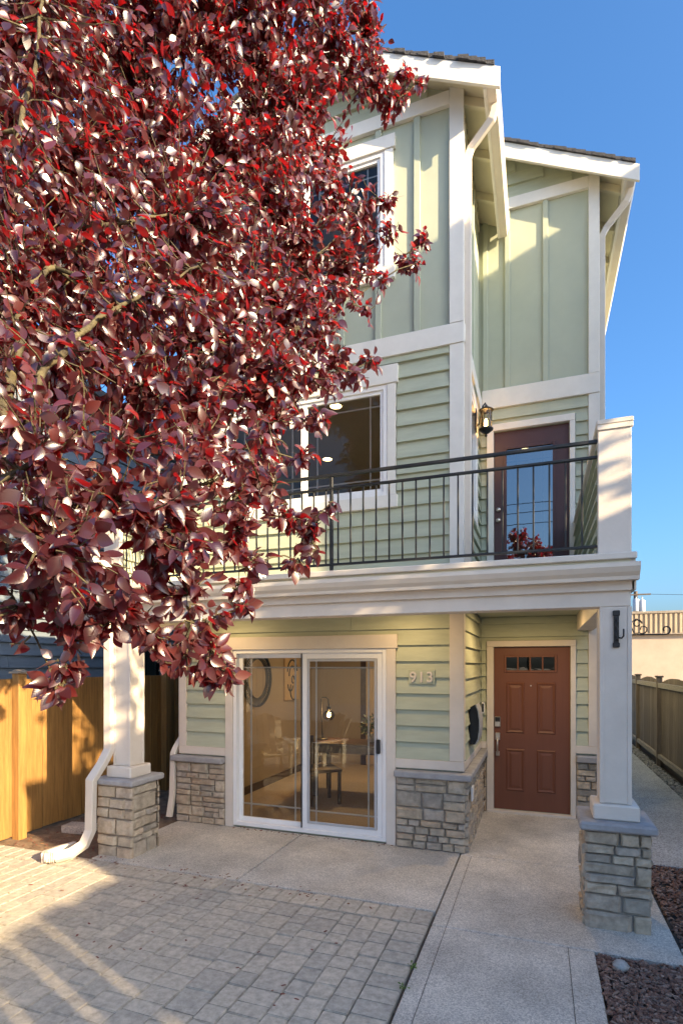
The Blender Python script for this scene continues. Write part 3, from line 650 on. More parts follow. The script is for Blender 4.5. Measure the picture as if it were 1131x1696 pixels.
# ================================================================== THINGS ON THE HOUSE
wl = thing('wall_lantern', 'black wall lantern with glowing seedy glass above the balcony rail', 'lantern', (-.7, 6.55, 4.5)); lx, ly, lz = -.585, 6.55, 4.66
box('wall_plate', -.708, -.69, ly-.055, ly+.055, lz-.05, lz+.2, 'iron', wl, .004)
MB().tube([(-.69, ly, lz+.02), (-.66, ly, lz+.03), (-.645, ly, lz+.12), (-.62, ly, lz+.235), (-.595, ly, lz+.268), (lx, ly, lz+.235)], .011, 8).build('arm', M['iron'], wl, 0, True)
MB().lathe((lx, ly, lz), [(.012, .245), (.02, .225), (.085, .185), (.082, .175), (.06, .172)], 18).build('roof_cap', M['iron'], wl, 0, True)
MB().lathe((lx, ly, lz), [(.062, .172), (.062, -.03)], 20).build('glass_tube', M['lglass'], wl, 0, True)
MB().lathe((lx, ly, lz), [(.06, -.03), (.082, -.035), (.08, -.05), (.03, -.09), (.012, -.1), (.016, -.12), (.001, -.135)], 18).build('base', M['iron'], wl, 0, True)
for k in range(4): a = k*math.pi/2+.4; MB().tube([(lx+.066*math.cos(a), ly+.066*math.sin(a), lz-.035), (lx+.066*math.cos(a), ly+.066*math.sin(a), lz+.175)], .005, 6).build('cage_bar', M['iron'], wl)
MB().lathe((lx, ly, lz), [(.001, -.02), (.016, -.01), (.022, .03), (.014, .07), (.001, .085)], 10).build('bulb', M['lampglow'], wl, 0, True)
point_lamp('lantern_lamp', (lx, ly, lz+.035), .03, 5, (1, .62, .28))
mbx = thing('mailbox', 'black curved front mailbox fixed to the siding beside the front door', 'mailbox', (-.7, 6.2, 1.0))
prof = [(-.705, 1.0), (-.655, 1.0), (-.625, 1.06), (-.612, 1.16), (-.612, 1.26), (-.625, 1.36), (-.65, 1.43), (-.705, 1.40)]
MB().prism(prof, 'y', 5.98, 6.30).build('body', M['blackplate'], mbx, .004)
MB().prism([(x+.003, z) for x, z in prof[1:7]]+[(x+.013, z) for x, z in reversed(prof[1:7])], 'y', 5.975, 6.305).build('front_cover', M['steel'], mbx, .001)
db = thing('doorbell', 'small white doorbell with black face left of the front door', 'doorbell', (-.675, YE-.03, 1.27)); box('plate', -.70, -.655, YE-.05, YE-.025, 1.24, 1.385, 'white', db, .012); box('button_face', -.69, -.665, YE-.053, YE-.0505, 1.26, 1.365, 'dark', db, .001)
tag(MB().box(XR+.075, XR+.095, 5.63, 5.75, .47, .62).build('outlet_cover', M['white'], None, .006), 'white outlet cover on the stone side of the bay', 'outlet cover')
hp = thing('house_number', 'pale plaque with the house number 913 on the siding right of the sliding door', 'house number', (-1.12, YF-.03, 1.74))
box('plaque', -1.255, -.985, YF-.036, YF-.022, 1.665, 1.81, 'siding', hp, .004)
for ch, x in zip('913', (-1.205, -1.12, -1.035)):
    cu = bpy.data.curves.new('numeral', 'FONT'); cu.body = ch; cu.size = .15; cu.extrude = .007; cu.bevel_depth = .002; cu.align_x = 'CENTER'
    to = bpy.data.objects.new('numeral_src', cu); COL.objects.link(to); bpy.context.view_layer.update()
    me = bpy.data.meshes.new_from_object(to.evaluated_get(bpy.context.evaluated_depsgraph_get())); bpy.data.objects.remove(to)
    n_ = link('numeral', me, M['trim'], hp, (x, YF-.043, 1.685), (math.pi/2, 0, 0))
hk = thing('iron_hook', 'black twisted iron hook on the front of the right porch column', 'hook', (.515, YB-.01, 2.1)); yh = YB-.011
box('back_plate', .498, .532, yh-.008, yh+.003, 1.99, 2.235, 'iron', hk, .004); box('end_plate', .492, .538, yh-.012, yh+.004, 2.205, 2.245, 'iron', hk, .005); box('end_plate', .492, .538, yh-.012, yh+.004, 1.98, 2.015, 'iron', hk, .005)
MB().tube([(.515+.008*math.sin(k*1.3), yh-.014, 2.03+.013*k) for k in range(13)], .009, 6).build('twist', M['iron'], hk, 0, True)
MB().tube([(.53, yh-.012, 2.05), (.545, yh-.03, 2.045), (.556, yh-.045, 2.06), (.556, yh-.048, 2.11)], .006, 6).build('peg', M['iron'], hk, 0, True)
pb = thing('plant_bracket', 'black wrought iron scroll bracket reaching right from the porch column', 'bracket', (.62, YB+.1, 2.08)); yb = YB+.1
def spiral(cx, cz, r0, r1, a0, a1, n=22): return [(cx+(r0+(r1-r0)*i/n)*math.cos(a0+(a1-a0)*i/n), yb, cz+(r0+(r1-r0)*i/n)*math.sin(a0+(a1-a0)*i/n)) for i in range(n+1)]
MB().tube([(.617, yb, 2.075), (.83, yb, 2.075)]+spiral(.845, 2.108, .034, .012, -math.pi/2, math.pi*1.25), .0055, 6).build('arm', M['iron'], pb, 0, True)
MB().tube(spiral(.665, 2.155, .016, .03, math.pi*1.9, 0)+[(.66, yb, 2.19), (.627, yb, 2.165), (.622, yb, 2.14), (.645, yb, 2.085)]+spiral(.70, 2.115, .035, .012, -math.pi*.7, math.pi*1.1), .0045, 6).build('scroll', M['iron'], pb, 0, True)
box('mount', .617, .623, yb-.012, yb+.012, 2.05, 2.22, 'iron', pb, .001)
# ================================================================== INSIDE THE ROOM (seen through the sliding door)
t = thing('desk', 'dark wooden desk standing inside behind the sliding door', 'desk', (-2.5, 7.3, .02))
box('top', -3.0, -1.95, 7.0, 7.6, .74, .775, 'darkwood', t, .004)
for x, y in ((-2.95, 7.05), (-2.0, 7.05), (-2.95, 7.55), (-2.0, 7.55)): box('leg', x-.03, x+.03, y-.03, y+.03, .021, .739, 'darkwood', t, .003)
box('apron', -2.92, -2.03, 7.03, 7.05, .64, .739, 'darkwood', t, .002)
def ichair(x, y, rz, label):
    t = thing('side_chair', label, 'chair', (x, y, .02)); P = [box('seat', x-.22, x+.22, y-.22, y+.22, .45, .49, 'darkwood', t, .006)]
    for sx, sy in ((-1, -1), (1, -1)): box('leg', x+sx*.19-.02, x+sx*.19+.02, y+sy*.19-.02, y+sy*.19+.02, .021, .449, 'darkwood', t, .003)
    for sx in (-1, 1): box('leg', x+sx*.19-.02, x+sx*.19+.02, y+.17, y+.21, .021, .449, 'darkwood', t, .003); box('back_post', x+sx*.19-.018, x+sx*.19+.018, y+.17, y+.21, .491, .95, 'darkwood', t, .003)
    box('back_rail', x-.171, x+.171, y+.175, y+.2, .83, .94, 'cream', t, .003); box('back_rail', x-.171, x+.171, y+.175, y+.2, .66, .72, 'cream', t, .003)
    t.rotation_euler.z = rz
ichair(-2.75, 6.75, 2.3, 'dark chair with pale back rails drawn up at the desk')
t = thing('desk_lamp', 'desk lamp with a glowing amber globe on the indoor desk', 'lamp', (-2.97, 7.35, .775))
MB().lathe((-2.97, 7.35, .776), [(.001, 0), (.08, 0), (.08, .015), (.012, .025)], 16).build('base', M['iron'], t, 0, True)
MB().tube([(-2.97, 7.35, .79), (-2.99, 7.35, 1.36), (-2.97, 7.35, 1.39), (-2.91, 7.35, 1.39), (-2.88, 7.35, 1.36), (-2.87, 7.35, 1.26)], .009, 8).build('stem', M['iron'], t, 0, True)
MB().lathe((-2.87, 7.35, 1.26), [(.001, .01), (.03, 0), (.032, -.05), (.02, -.06)], 12).build('socket', M['iron'], t, 0, True)
MB().lathe((-2.87, 7.35, 1.13), [(.025, .075), (.06, .06), (.082, .02), (.08, -.025), (.05, -.065), (.001, -.08)], 18).build('globe', M['lglass'], t, 0, True)
MB().lathe((-2.87, 7.35, 1.13), [(.001, .05), (.014, .04), (.026, .0), (.015, -.025), (.001, -.032)], 10).build('bulb', M['bulb'], t, 0, True)
point_lamp('desk_lamp_light', (-2.87, 7.35, 1.13), .03, 14, (1, .62, .3))
can(-2.4, 7.9, 2.50, 7, 'added unseen recessed light that brightens the room behind the sliding door')  # unseen extra ceiling lamp added to brighten the room
t = thing('wall_mirror', 'round dark wall mirror with a spoked rim on the room wall', 'mirror', (XL+.15, 7.1, 1.62)); cy, cz, xm_ = 7.1, 1.66, XL+.15
def ringx(r0, r1, x0, x1, n=40):
    V = []; Fc = []
    for i in range(n):
        a = i*2*math.pi/n
        for x, r_ in ((x0, r0), (x0, r1), (x1, r1), (x1, r0)): V.append((x, cy+r_*math.cos(a), cz+r_*math.sin(a)))
    for i in range(n):
        j = (i+1) % n
        for k in range(4): Fc.append((i*4+k, i*4+(k+1) % 4, j*4+(k+1) % 4, j*4+k))
    return V, Fc
mesh('outer_rim', *ringx(.40, .42, xm_-.015, xm_+.02), M['iron'], t); mesh('inner_rim', *ringx(.29, .31, xm_-.015, xm_+.02), M['iron'], t)
mesh('mirror_glass', [(xm_, cy+.29*math.cos(i*math.pi/16), cz+.29*math.sin(i*math.pi/16)) for i in range(32)], [tuple(range(32))], M['mirror'], t)
sp = MB()
for i in range(60): a = i*math.pi/30; sp.tube([(xm_, cy+.3*math.cos(a), cz+.3*math.sin(a)), (xm_, cy+.41*math.cos(a), cz+.41*math.sin(a))], .006, 4)
sp.build('spokes', M['iron'], t)
t = thing('wall_picture', 'tall tan picture with loose black brush lines on the room wall', 'picture', (XL+.14, 8.25, 1.3)); box('board', XL+.131, XL+.16, 8.0, 8.55, 1.28, 1.98, 'paper', t, .003)
for k, (a, b, r_, q0, q1) in enumerate(((8.27, 1.72, .19, .2, 3.0), (8.27, 1.70, .12, .1, 3.3), (8.2, 1.55, .1, 3.2, 6.0), (8.33, 1.45, .14, 2.6, 5.2), (8.3, 1.62, .05, 0, 5))):
    MB().tube([(XL+.163, a+r_*math.cos(q0+(q1-q0)*i/12), b+r_*1.2*math.sin(q0+(q1-q0)*i/12)) for i in range(13)], .013, 5).build('brush_line', M['iron'], t)
t = thing('room_door', 'pale panelled interior door with dark casing at the back of the room', 'door', (-2.6, 9.58, .02)); box('leaf', -3.0, -2.2, 9.56, 9.598, .03, 2.05, 'idoor', t, .003)
for a, b, c, d in ((-2.9, -2.66, .25, .9), (-2.54, -2.3, .25, .9), (-2.9, -2.66, 1.05, 1.9), (-2.54, -2.3, 1.05, 1.9)): bars(a, b, c, d, 9.545, 9.5595, .02).build('panel_moulding', M['idoor'], t)
for a, b in ((-3.1, -3.002), (-2.198, -2.10)): box('casing', a, b, 9.55, 9.599, .021, 2.1, 'darkwood', t, .003)
box('casing', -3.1, -2.1, 9.551, 9.599, 2.101, 2.2, 'darkwood', t, .003); MB().lathe((-2.28, 9.53, 1.0), [(.001, -.03), (.022, -.02), (.03, 0), (.022, .02), (.001, .03)], 10).build('knob', M['iron'], t, 0, True)
t = thing('potted_plant', 'small dark leafy plant in a pot on the indoor desk', 'plant', (-2.22, 7.35, .776)); MB().lathe((-2.22, 7.35, .777), [(.001, 0), (.05, 0), (.065, .11), (.055, .11), (.001, .09)], 12).build('pot', M['white'], t, 0, True)
def leaf_tri(mb, p, d, n, L, w):
    d = d.normalized(); s = d.cross(n).normalized()
    mb.add([p, p+d*L*.5+s*w/2, p+d*L, p+d*L*.5-s*w/2], [(0, 1, 2), (0, 2, 3)])
def leaf_ball(c, R, n, L, seed, squash=1):
    mb = MB(); r = random.Random(seed); c = Vector(c)
    for _ in range(n):
        v = Vector((r.gauss(0, 1), r.gauss(0, 1), r.gauss(0, 1))).normalized()*r.random()**.45; v.z *= squash
        leaf_tri(mb, c+v*R, v+Vector((r.gauss(0, .5), r.gauss(0, .5), r.gauss(0, .5))), Vector((r.gauss(0, 1), r.gauss(0, 1), r.gauss(0, 1))), L*r.uniform(.6, 1.3), L*.5)
    return mb
leaf_ball((-2.22, 7.35, 1.0), .15, 160, .07, 5).build('leaves', M['hedge'], t)
# ================================================================== FENCES AND NEIGHBOURS
fe = thing('wood_fence', 'honey stained cedar board fence with capped post left of the porch', 'fence', (-5.35, 5, 0)); FX = -5.33
y = 2.2
bme = MB().box(-.01, .01, -.069, .069, -.85, .85).build('board', M['cedar'], fe, .003); bme.location = Vector((FX, y, .86))-WORG[fe.name]; k = 0
while y < 10.2:
    y += .1405; k += 1; link('board', bme.data, None, fe, (FX+random.uniform(-.004, .004), y, .86+random.uniform(-.006, .006)), (random.uniform(-.004, .004), 0, 0))
for z in (.25, 1.5): box('rail', FX-.05, FX-.012, 2.2, 10.2, z-.045, z+.045, 'cedar', fe, .003)
for y in (4.32, 6.76, 9.2):
    p = box('post', FX+.012, FX+.112, y-.05, y+.05, -.02, 1.765, 'cedar', fe, .004)
    MB().box(FX-.01, FX+.135, y-.072, y+.072, 1.766, 1.786).prism([(FX+.005, 1.786), (FX+.12, 1.786), (FX+.0625, 1.81)], 'y', y-.06, y+.06).build('cap', M['railwood'], p, .003)
fr = thing('weathered_fence', 'weathered grey brown board fence with curved top beside the side path', 'fence', (2.1, 12, 0)); RX = 2.10
posts = [6.95+2.3*i for i in range(9)]
for a, b in zip(posts, posts[1:]):
    n = 16
    for i in range(n):
        yy = a+.06+(b-a-.12)*(i+.5)/n; f = (i+.5)/n; zt = 1.54+.09*math.sin(f*math.pi)+random.uniform(-.005, .005); h = (b-a-.12)/n/2-.003
        box('board', RX+.02, RX+.038, yy-h, yy+h, .12, zt, 'oldwood', fr, 0)
    box('rail', RX-.035, RX+.019, a+.05, b-.05, 1.44, 1.53, 'railwood', fr, .004); box('rail', RX-.035, RX+.019, a+.05, b-.05, .13, .21, 'railwood', fr, .004); box('dark_foot_strip', RX+.03, RX+.05, a+.05, b-.05, -.03, .119, 'darkwood', fr, 0)  # last box: dark strip along the foot of the boards
for y in posts:
    p = box('post', RX-.045, RX+.045, y-.045, y+.045, -.03, 1.63, 'oldwood', fr, .004); box('cap', RX-.065, RX+.065, y-.065, y+.065, 1.631, 1.665, 'oldwood', p, .008)
nb = thing('blue_house', 'blue grey lap sided neighbour house beyond the honey fence', 'house', (-9, 8, 0)); BX = -7.3
wall('wall', nb, 'x', BX-.2, BX, 3.2, 16, -.05, 6.4, 'blue', [(8.3, 9.3, 1.5, 2.7)]); box('body', BX-6, BX-.21, 3.2, 16, -.05, 6.4, 'blue', nb, 0)
lap_siding(nb, 'x', BX, 1, 3.3, 15.9, .1, 6.3, .19, 'blue', [(8.2, 9.4, 1.4, 2.8)])
box('corner_board', BX-.02, BX+.035, 3.18, 3.30, -.05, 6.4, 'blue', nb, .004)
w_ = MB().box(BX+.0, BX+.045, 8.2, 8.3, 1.4, 2.8).box(BX+.0, BX+.045, 9.3, 9.4, 1.4, 2.8).box(BX, BX+.044, 8.3, 9.3, 1.4, 1.5).box(BX, BX+.044, 8.3, 9.3, 2.7, 2.8).build('window', M['vinyl'], nb); box('pane', BX-.1, BX-.09, 8.3, 9.3, 1.5, 2.7, 'glass', w_, 0)
MB().prism([(BX+.5, 6.3), (BX+.5, 6.42), (BX-3, 8.3), (BX-6.6, 6.42), (BX-6.6, 6.3)], 'y', 2.8, 16.4).build('roof', M['shingle'], nb)
# unseen right-hand neighbour, inferred from its shadow; volumes shaped to shade the entry
gh = thing('grey_townhouse', 'unseen pale grey townhouse next door, inferred from its shadow, volumes shaped to cast it', 'house', (9, 8, 0))
box('front_wing', 6.0, 9, 2.42, 3.7, -.05, 9.02, 'greyhouse', gh, 0); box('shade_bay', 5.99, 9, .28, 2.419, -.05, 5.05, 'greyhouse', gh, 0); box('shade_bay_roof', 5.9, 9.05, .22, 2.418, 5.051, 5.16, 'trim', gh, .01); box('main_block', 6.0, 9, 3.701, 5.9, -.05, 9.5, 'greyhouse', gh, 0); box('parapet_cap', 5.97, 9.03, 3.66, 5.93, 9.501, 9.56, 'trim', gh, 0); box('rear_wing', 6.0, 9, 5.901, 22, -.05, 4.2, 'greyhouse', gh, 0)  # low bay and its roof added to shade the left column and paving
for yy, zz in ((4.2, (1.2, 4.2, 7.0)), (8.2, (1.2,)), (11.2, (1.2,))):
    for z in zz: w_ = MB().box(5.95, 5.999, yy, yy+1.2, z, z+1.3).build('window', M['vinyl'], gh, .01); box('pane', 5.94, 5.949, yy+.08, yy+1.12, z+.08, z+1.22, 'dark', w_, 0)
ga = thing('shade_screen', 'added unseen tall board screen, height and gaps set to cast shade and sun streaks', 'screen', (6, -1, 0)); y = -3.4; rg = random.Random(9)  # unseen screen added for ground shade; its gaps let sun streaks through
while y < .27:
    w = rg.uniform(.17, .25); e = min(y+w, .27); box('board', 6.0, 6.03, y, e, -.05, 3.88+rg.uniform(-.03, .03), 'oldwood', ga, 0)
    y = e+(rg.choice((.03, .045)) if -1.5 < e < -.5 else .001)
for z in (.4, 1.9, 3.3): box('rail', 6.031, 6.08, -3.4, .27, z-.05, z+.05, 'oldwood', ga, 0)
tr = thing('street_tree', 'small round green tree before the tall board screen', 'tree', (5.5, 1.0, 0))
MB().tube([(5.5, 1.0, -.05), (5.52, 1.1, 1.6), (5.4, 1.35, 3.2), (5.3, 1.7, 5.1)], [.09, .07, .05, .02], 8).build('trunk', M['bark'], tr, 0, True)
leaf_ball((5.3, 1.75, 5.35), .95, 900, .17, 8, .95).build('crown', M['hedge'], tr)
# far building and utility pole on the right
fb = thing('beige_building', 'low beige stucco building with tan ribbed metal cornice beyond the fence', 'building', (9, 30, 0))
box('wall', 1.5, 22, 30, 40, -.05, 3.42, 'stucco', fb, 0); box('cornice_back', 1.45, 22.05, 29.9, 40.05, 3.42, 4.38, 'ribmetal', fb, 0)
x = 1.5
rib = box('rib', x-.05, x+.05, 29.86, 29.899, 3.42, 4.38, 'ribmetal', fb, .01); rme = rib.data
while x < 14: x += .21; link('rib', rme, None, fb, (x, 29.8795, 3.90))
box('coping', 1.4, 22.1, 29.82, 40.1, 4.381, 4.50, 'railwood', fb, .01); box('drip_edge', 1.42, 22, 29.80, 29.9, 3.36, 3.419, 'railwood', fb, .01)
up = thing('utility_pole', 'utility pole with grey transformers behind the beige building', 'pole', (7.1, 48, 0))
MB().tube([(7.1, 48, -.05), (7.1, 48, 7.7)], .14, 8).build('mast', M['pole'], up)
for dx, z in ((.42, 6.0), (.0, 6.1)): MB().lathe((7.1+dx, 47.8, z), [(.001, 0), (.23, 0), (.24, .05), (.24, .9), (.2, .98), (.001, 1.0)], 12).build('transformer', M['steel'], up, 0, True); MB().tube([(7.1+dx, 47.8, z+1), (7.1+dx, 47.8, z+1.25)], .05, 6).build('bushing', M['steel'], up)
box('cross_arm', 6.1, 8.1, 47.6, 47.75, 7.35, 7.45, 'pole', up, 0); box('cross_arm', 6.3, 7.9, 47.6, 47.75, 5.75, 5.85, 'pole', up, 0)
for k, z in enumerate((7.5, 5.9, 5.5)):
    MB().tube([(7.1+i*3, 48+i*.3, z-.5*math.sin(min(1, i/10)*math.pi)) for i in range(11)], .015, 4).build('cable', M['iron'], up)
# things behind the camera that the glass mirrors
def adirondack(x, y, rz, label):
    t = thing('garden_chair', label, 'chair', (x, y, 0), 'white slatted garden chairs')
    def B(nm, *a): return box(nm, x+a[0], x+a[1], y+a[2], y+a[3], a[4], a[5], 'cream', t, .004)
    for s in (-1, 1): B('leg', s*.29-.02, s*.29+.02, -.38, -.30, 0, .54); B('arm', s*.31-.06, s*.31+.06, -.42, .36, .545, .57); B('rear_leg', s*.26-.018, s*.26+.018, .3, .38, 0, .544); 
    for i in range(6): B('seat_slat', -.27, .27, -.36+i*.1, -.275+i*.1, .36-i*.022, .38-i*.022)
    for i in range(5):
        dx = -.22+i*.11; top = 1.0-.05*abs(i-2)**1.5*.6
        MB().add([(x+dx-.048, y+.18, .24), (x+dx+.048, y+.18, .24), (x+dx+.048, y+.20, .25), (x+dx-.048, y+.20, .25), (x+dx-.052, y+.50, top), (x+dx+.052, y+.50, top), (x+dx+.052, y+.522, top), (x+dx-.052, y+.522, top)], BOXF).build('back_slat', M['cream'], t, .004)
    B('back_brace', -.28, .28, .383, .41, .52, .544)
    t.rotation_euler.z = rz; return t
adirondack(-4.35, 2.7, 2.5, 'white slatted garden chair facing the porch, left of the driveway'); adirondack(-3.62, 2.15, 3.6, 'white slatted garden chair farther from the house, left of the driveway')
# ================================================================== PURPLE-LEAF PLUM
def leaf_material():
    m = bpy.data.materials.new('plum leaf'); m.use_nodes = True; n = m.node_tree; L = n.links.new
    p = n.nodes['Principled BSDF']; out = n.nodes['Material Output']
    at = n.nodes.new('ShaderNodeAttribute'); at.attribute_name = 'rnd'
    gi = n.nodes.new('ShaderNodeNewGeometry')
    cr = n.nodes.new('ShaderNodeValToRGB'); e = cr.color_ramp.elements; e[0].color = (.018, .005, .008, 1); e[1].color = (.10, .013, .012, 1)
    q = e.new(.5); q.color = (.036, .007, .010, 1)
    q = e.new(.9); q.color = (.075, .018, .015, 1)
    L(gi.outputs['Random Per Island'], cr.inputs[0])
    uv = n.nodes.new('ShaderNodeUVMap'); sx = n.nodes.new('ShaderNodeSeparateXYZ'); L(uv.outputs[0], sx.inputs[0])
    ab = n.nodes.new('ShaderNodeMath'); ab.operation = 'ABSOLUTE'; L(sx.outputs[0], ab.inputs[0])
    # side veins: slanted bands in (|u|, v)
    ad = n.nodes.new('ShaderNodeMath'); ad.operation = 'MULTIPLY_ADD'; L(ab.outputs[0], ad.inputs[0]); ad.inputs[1].default_value = -.6; L(sx.outputs[1], ad.inputs[2])
    ml = n.nodes.new('ShaderNodeMath'); ml.operation = 'MULTIPLY'; L(ad.outputs[0], ml.inputs[0]); ml.inputs[1].default_value = 44
    si = n.nodes.new('ShaderNodeMath'); si.operation = 'SINE'; L(ml.outputs[0], si.inputs[0])
    bp = n.nodes.new('ShaderNodeBump'); bp.inputs['Strength'].default_value = .05; bp.inputs['Distance'].default_value = .003; L(si.outputs[0], bp.inputs['Height'])
    L(cr.outputs[0], p.inputs['Base Color']); L(bp.outputs[0], p.inputs['Normal'])
    p.inputs['Roughness'].default_value = .36; p.inputs['Specular IOR Level'].default_value = .85
    p.inputs['Coat Weight'].default_value = .6; p.inputs['Coat Roughness'].default_value = .30
    p.inputs['Sheen Weight'].default_value = .10; p.inputs['Sheen Tint'].default_value = (1, .6, .6, 1); p.inputs['Sheen Roughness'].default_value = .4
    tr = n.nodes.new('ShaderNodeBsdfTranslucent'); tr.inputs[0].default_value = (.75, .012, .02, 1)
    mx = n.nodes.new('ShaderNodeMixShader'); mx.inputs[0].default_value = .2
    L(p.outputs[0], mx.inputs[1]); L(tr.outputs[0], mx.inputs[2]); L(mx.outputs[0], out.inputs[0]); return m
M['plum'] = leaf_material()
def leaf_template(kind):
    """ovate pointed blade, folded along the midrib and curled; axis +Y, normal +Z, unit length; returns verts, faces, uv"""
    fold, curl, wid, twist = kind
    st = [(0, .05), (.10, .48), (.26, .87), (.44, 1.0), (.63, .86), (.80, .55), (.92, .22), (1, .0)]
    V = []; UV = []; Fc = []
    V.append((0, -.18, .0)); UV.append((0, -.1))
    idx = []
    for i, (s, w) in enumerate(st):
        w *= wid/2; z = -curl*s*s; y = s*(1-.12*abs(curl)); tw = twist*s
        if i == len(st)-1: V.append((0, y, z)); UV.append((0, 1)); idx.append((len(V)-1,)); continue
        ed = fold*w; k = len(V)
        V += [(-w*math.cos(tw), y, z+ed-w*math.sin(tw)), (0, y, z), (w*math.cos(tw), y, z+ed+w*math.sin(tw))]; UV += [(-w*2, s), (0, s), (w*2, s)]; idx.append((k, k+1, k+2))
    for a, b in zip(idx, idx[1:]):
        if len(b) == 3: Fc += [(a[0], a[1], b[1], b[0]), (a[1], a[2], b[2], b[1])]
        else: Fc += [(a[0], a[1], b[0]), (a[1], a[2], b[0])]
    V += [(-.008, 0, 0), (.008, 0, 0)]; UV += [(0, 0), (0, 0)]
    Fc.append((0, len(V)-1, len(V)-2))
    return np.array(V), Fc, UV
KINDS = [(.25, .18, .56, .0), (.55, .35, .62, .25), (.1, -.12, .58, -.2), (.8, .45, .60, .1), (.35, .6, .54, -.35), (.2, .05, .66, .3)]
TPL = [leaf_template(k) for k in KINDS]
def cam_pt(px, py, d):                         # used once, to lay out the crown's boughs in metres
    u, v = (px-565.5)/900, (1103-py)/900; s, c = math.sin(math.radians(20)), math.cos(math.radians(20))
    return Vector((d*(-s+u*c), d*(c+u*s), 1.85+d*v))
def grow_tree(name, base, top, boughs, label, n_single, seed, leafsize=.072, dens=1.0, limbs=()):
    """boughs: list of (centre, radius); twigs fill every bough and carry leaves"""
    r = random.Random(seed); t = thing(name, label, 'tree', base)
    wood = MB(); twig = MB(); nodes = []
    base, top = Vector(base), Vector(top)
    P = [base+(top-base)*f+Vector((.05*math.sin(f*5), .04*math.cos(f*4), 0)) for f in (0, .3, .6, 1)]
    wood.tube(P, [.10, .08, .07, .055], 10)
    nodes += [(P[-1], .05), (P[-2], .06)]
    for lim in limbs:                                # the main limbs that show among the leaves
        pts = [Vector(q[0]) for q in lim]; rr = [q[1]*.72 for q in lim]; fine = []; fr_ = []
        for i in range(len(pts)-1):
            for k in range(5): f = k/5; fine.append(pts[i].lerp(pts[i+1], f)+Vector((r.gauss(0, .006), r.gauss(0, .006), r.gauss(0, .006)))); fr_.append(rr[i]*(1-f)+rr[i+1]*f)
        fine.append(pts[-1]); fr_.append(rr[-1]); wood.tube(fine, fr_, 8); nodes += list(zip(fine, fr_))
    for c, R in sorted(boughs, key=lambda q: (q[0]-top).length):
        q, rad = min(nodes, key=lambda nd: (nd[0]-c).length + (0 if nd[1] > .012 else .25))
        L = (c-q).length; n = max(3, int(L/.12)); r0 = min(rad*.8, .016+.014*L**.8) if R > .09 else .0045; pts = []; rr = []
        bend = Vector((r.uniform(-1, 1), r.uniform(-1, 1), r.uniform(.0, 1)))*L*.12
        for i in range(n+1):
            f = i/n; pts.append(q+(c-q)*f+bend*math.sin(f*math.pi)+Vector((r.gauss(0, .01), r.gauss(0, .01), r.gauss(0, .01)))*(0 if i == 0 else 1)); rr.append(r0*(1-f)+min(.006, r0*.6)*f)
        wood.tube(pts, rr, 7); nodes += list(zip(pts[1:], rr[1:]))
    LP = []; LR = []; LS = []
    N = np.array([tuple(nd[0]) for nd in nodes])
    for c, R in boughs:
        nt_ = int(dens*R*R*230)+7
        nt_ = int(nt_*r.uniform(.65, 1.2)); clump = [Vector((r.gauss(0, 1), r.gauss(0, 1), r.gauss(0, 1))).normalized()*r.random()**.4*.92 for _ in range(max(2, nt_//9))]
        for _ in range(nt_):
            v = Vector((r.gauss(0, 1), r.gauss(0, 1), r.gauss(0, 1))).normalized()*r.random()**.42
            if R > .09 and r.random() < .6: v = r.choice(clump)+v*.26
            e = c+v*R
            q = Vector(N[np.argmin(((N-np.array(tuple(e)))**2).sum(1))]); L = (e-q).length
            if L < .012: continue
            sag = -.08*L; pts = [q+(e-q)*f+Vector((0, 0, sag*math.sin(f*2.2)))+Vector((r.gauss(0, 1), r.gauss(0, 1), r.gauss(0, 1)))*.006 for f in (0, .33, .66, 1)]
            twig.tube(pts, [.0045, .0035, .0027, .0015], 4, False)
            out = (e-q).normalized(); nl = max(4, int(min(L, .42)/.023)); f0 = max(0, 1-.42/L)
            for i in range(nl):
                f = f0+(1-f0)*(i+r.random())/nl; k = min(2, int(f*3)); p = pts[k]+(pts[k+1]-pts[k])*(f*3-k)
                ax = (out*.55+Vector((r.gauss(0, .6), r.gauss(0, .6), r.gauss(-.55, .5)))).normalized()
                nr = Vector((r.gauss(.5, .6), r.gauss(-.4, .6), r.gauss(.4, .5))); nr = (nr-nr.dot(ax)*ax).normalized(); sx_ = ax.cross(nr)
                LP.append(tuple(p+ax*.012)); LR.append([list(sx_), list(ax), list(nr)]); LS.append(leafsize*r.uniform(.62, 1.25))
    wood.build('trunk', M['bark'], t, 0, True); o = twig.build('twigs', M['bark'], t); o['kind'] = 'stuff'
    LP, LR, LS = np.array(LP), np.array(LR), np.array(LS); nL = len(LP); kd = RNG.integers(0, len(TPL), nL)
    d = -.342*LP[:, 0]+.9397*LP[:, 1]; u = (.9397*LP[:, 0]+.342*LP[:, 1])/np.maximum(d, .01); v = (LP[:, 2]-1.85)/np.maximum(d, .01)
    score = np.where((np.abs(u) < .62) & (v < 1.22) & (v > -.6) & (d > .3), LS/np.maximum(d, .3), 0); single = set(np.argsort(-score)[:n_single].tolist()) if n_single else set()
    # the mass of foliage as one mesh
    VV = []; FF = []; UU = []; off = 0
    for k, (tv, tf, tu) in enumerate(TPL):
        ids = [i for i in np.nonzero(kd == k)[0] if i not in single]
        if not ids: continue
        w = np.einsum('va,nab->nvb', tv, LR[ids])*LS[ids][:, None, None]+LP[ids][:, None, :]
        VV.append(w.reshape(-1, 3)); nv = len(tv)
        for j in range(len(ids)): FF += [tuple(off+j*nv+a for a in f) for f in tf]
        UU += [tu]*len(ids); off += nv*len(ids)
    V = np.concatenate(VV); me = bpy.data.meshes.new('foliage'); me.from_pydata((V-np.array(tuple(base))).tolist(), [], FF); me.update()
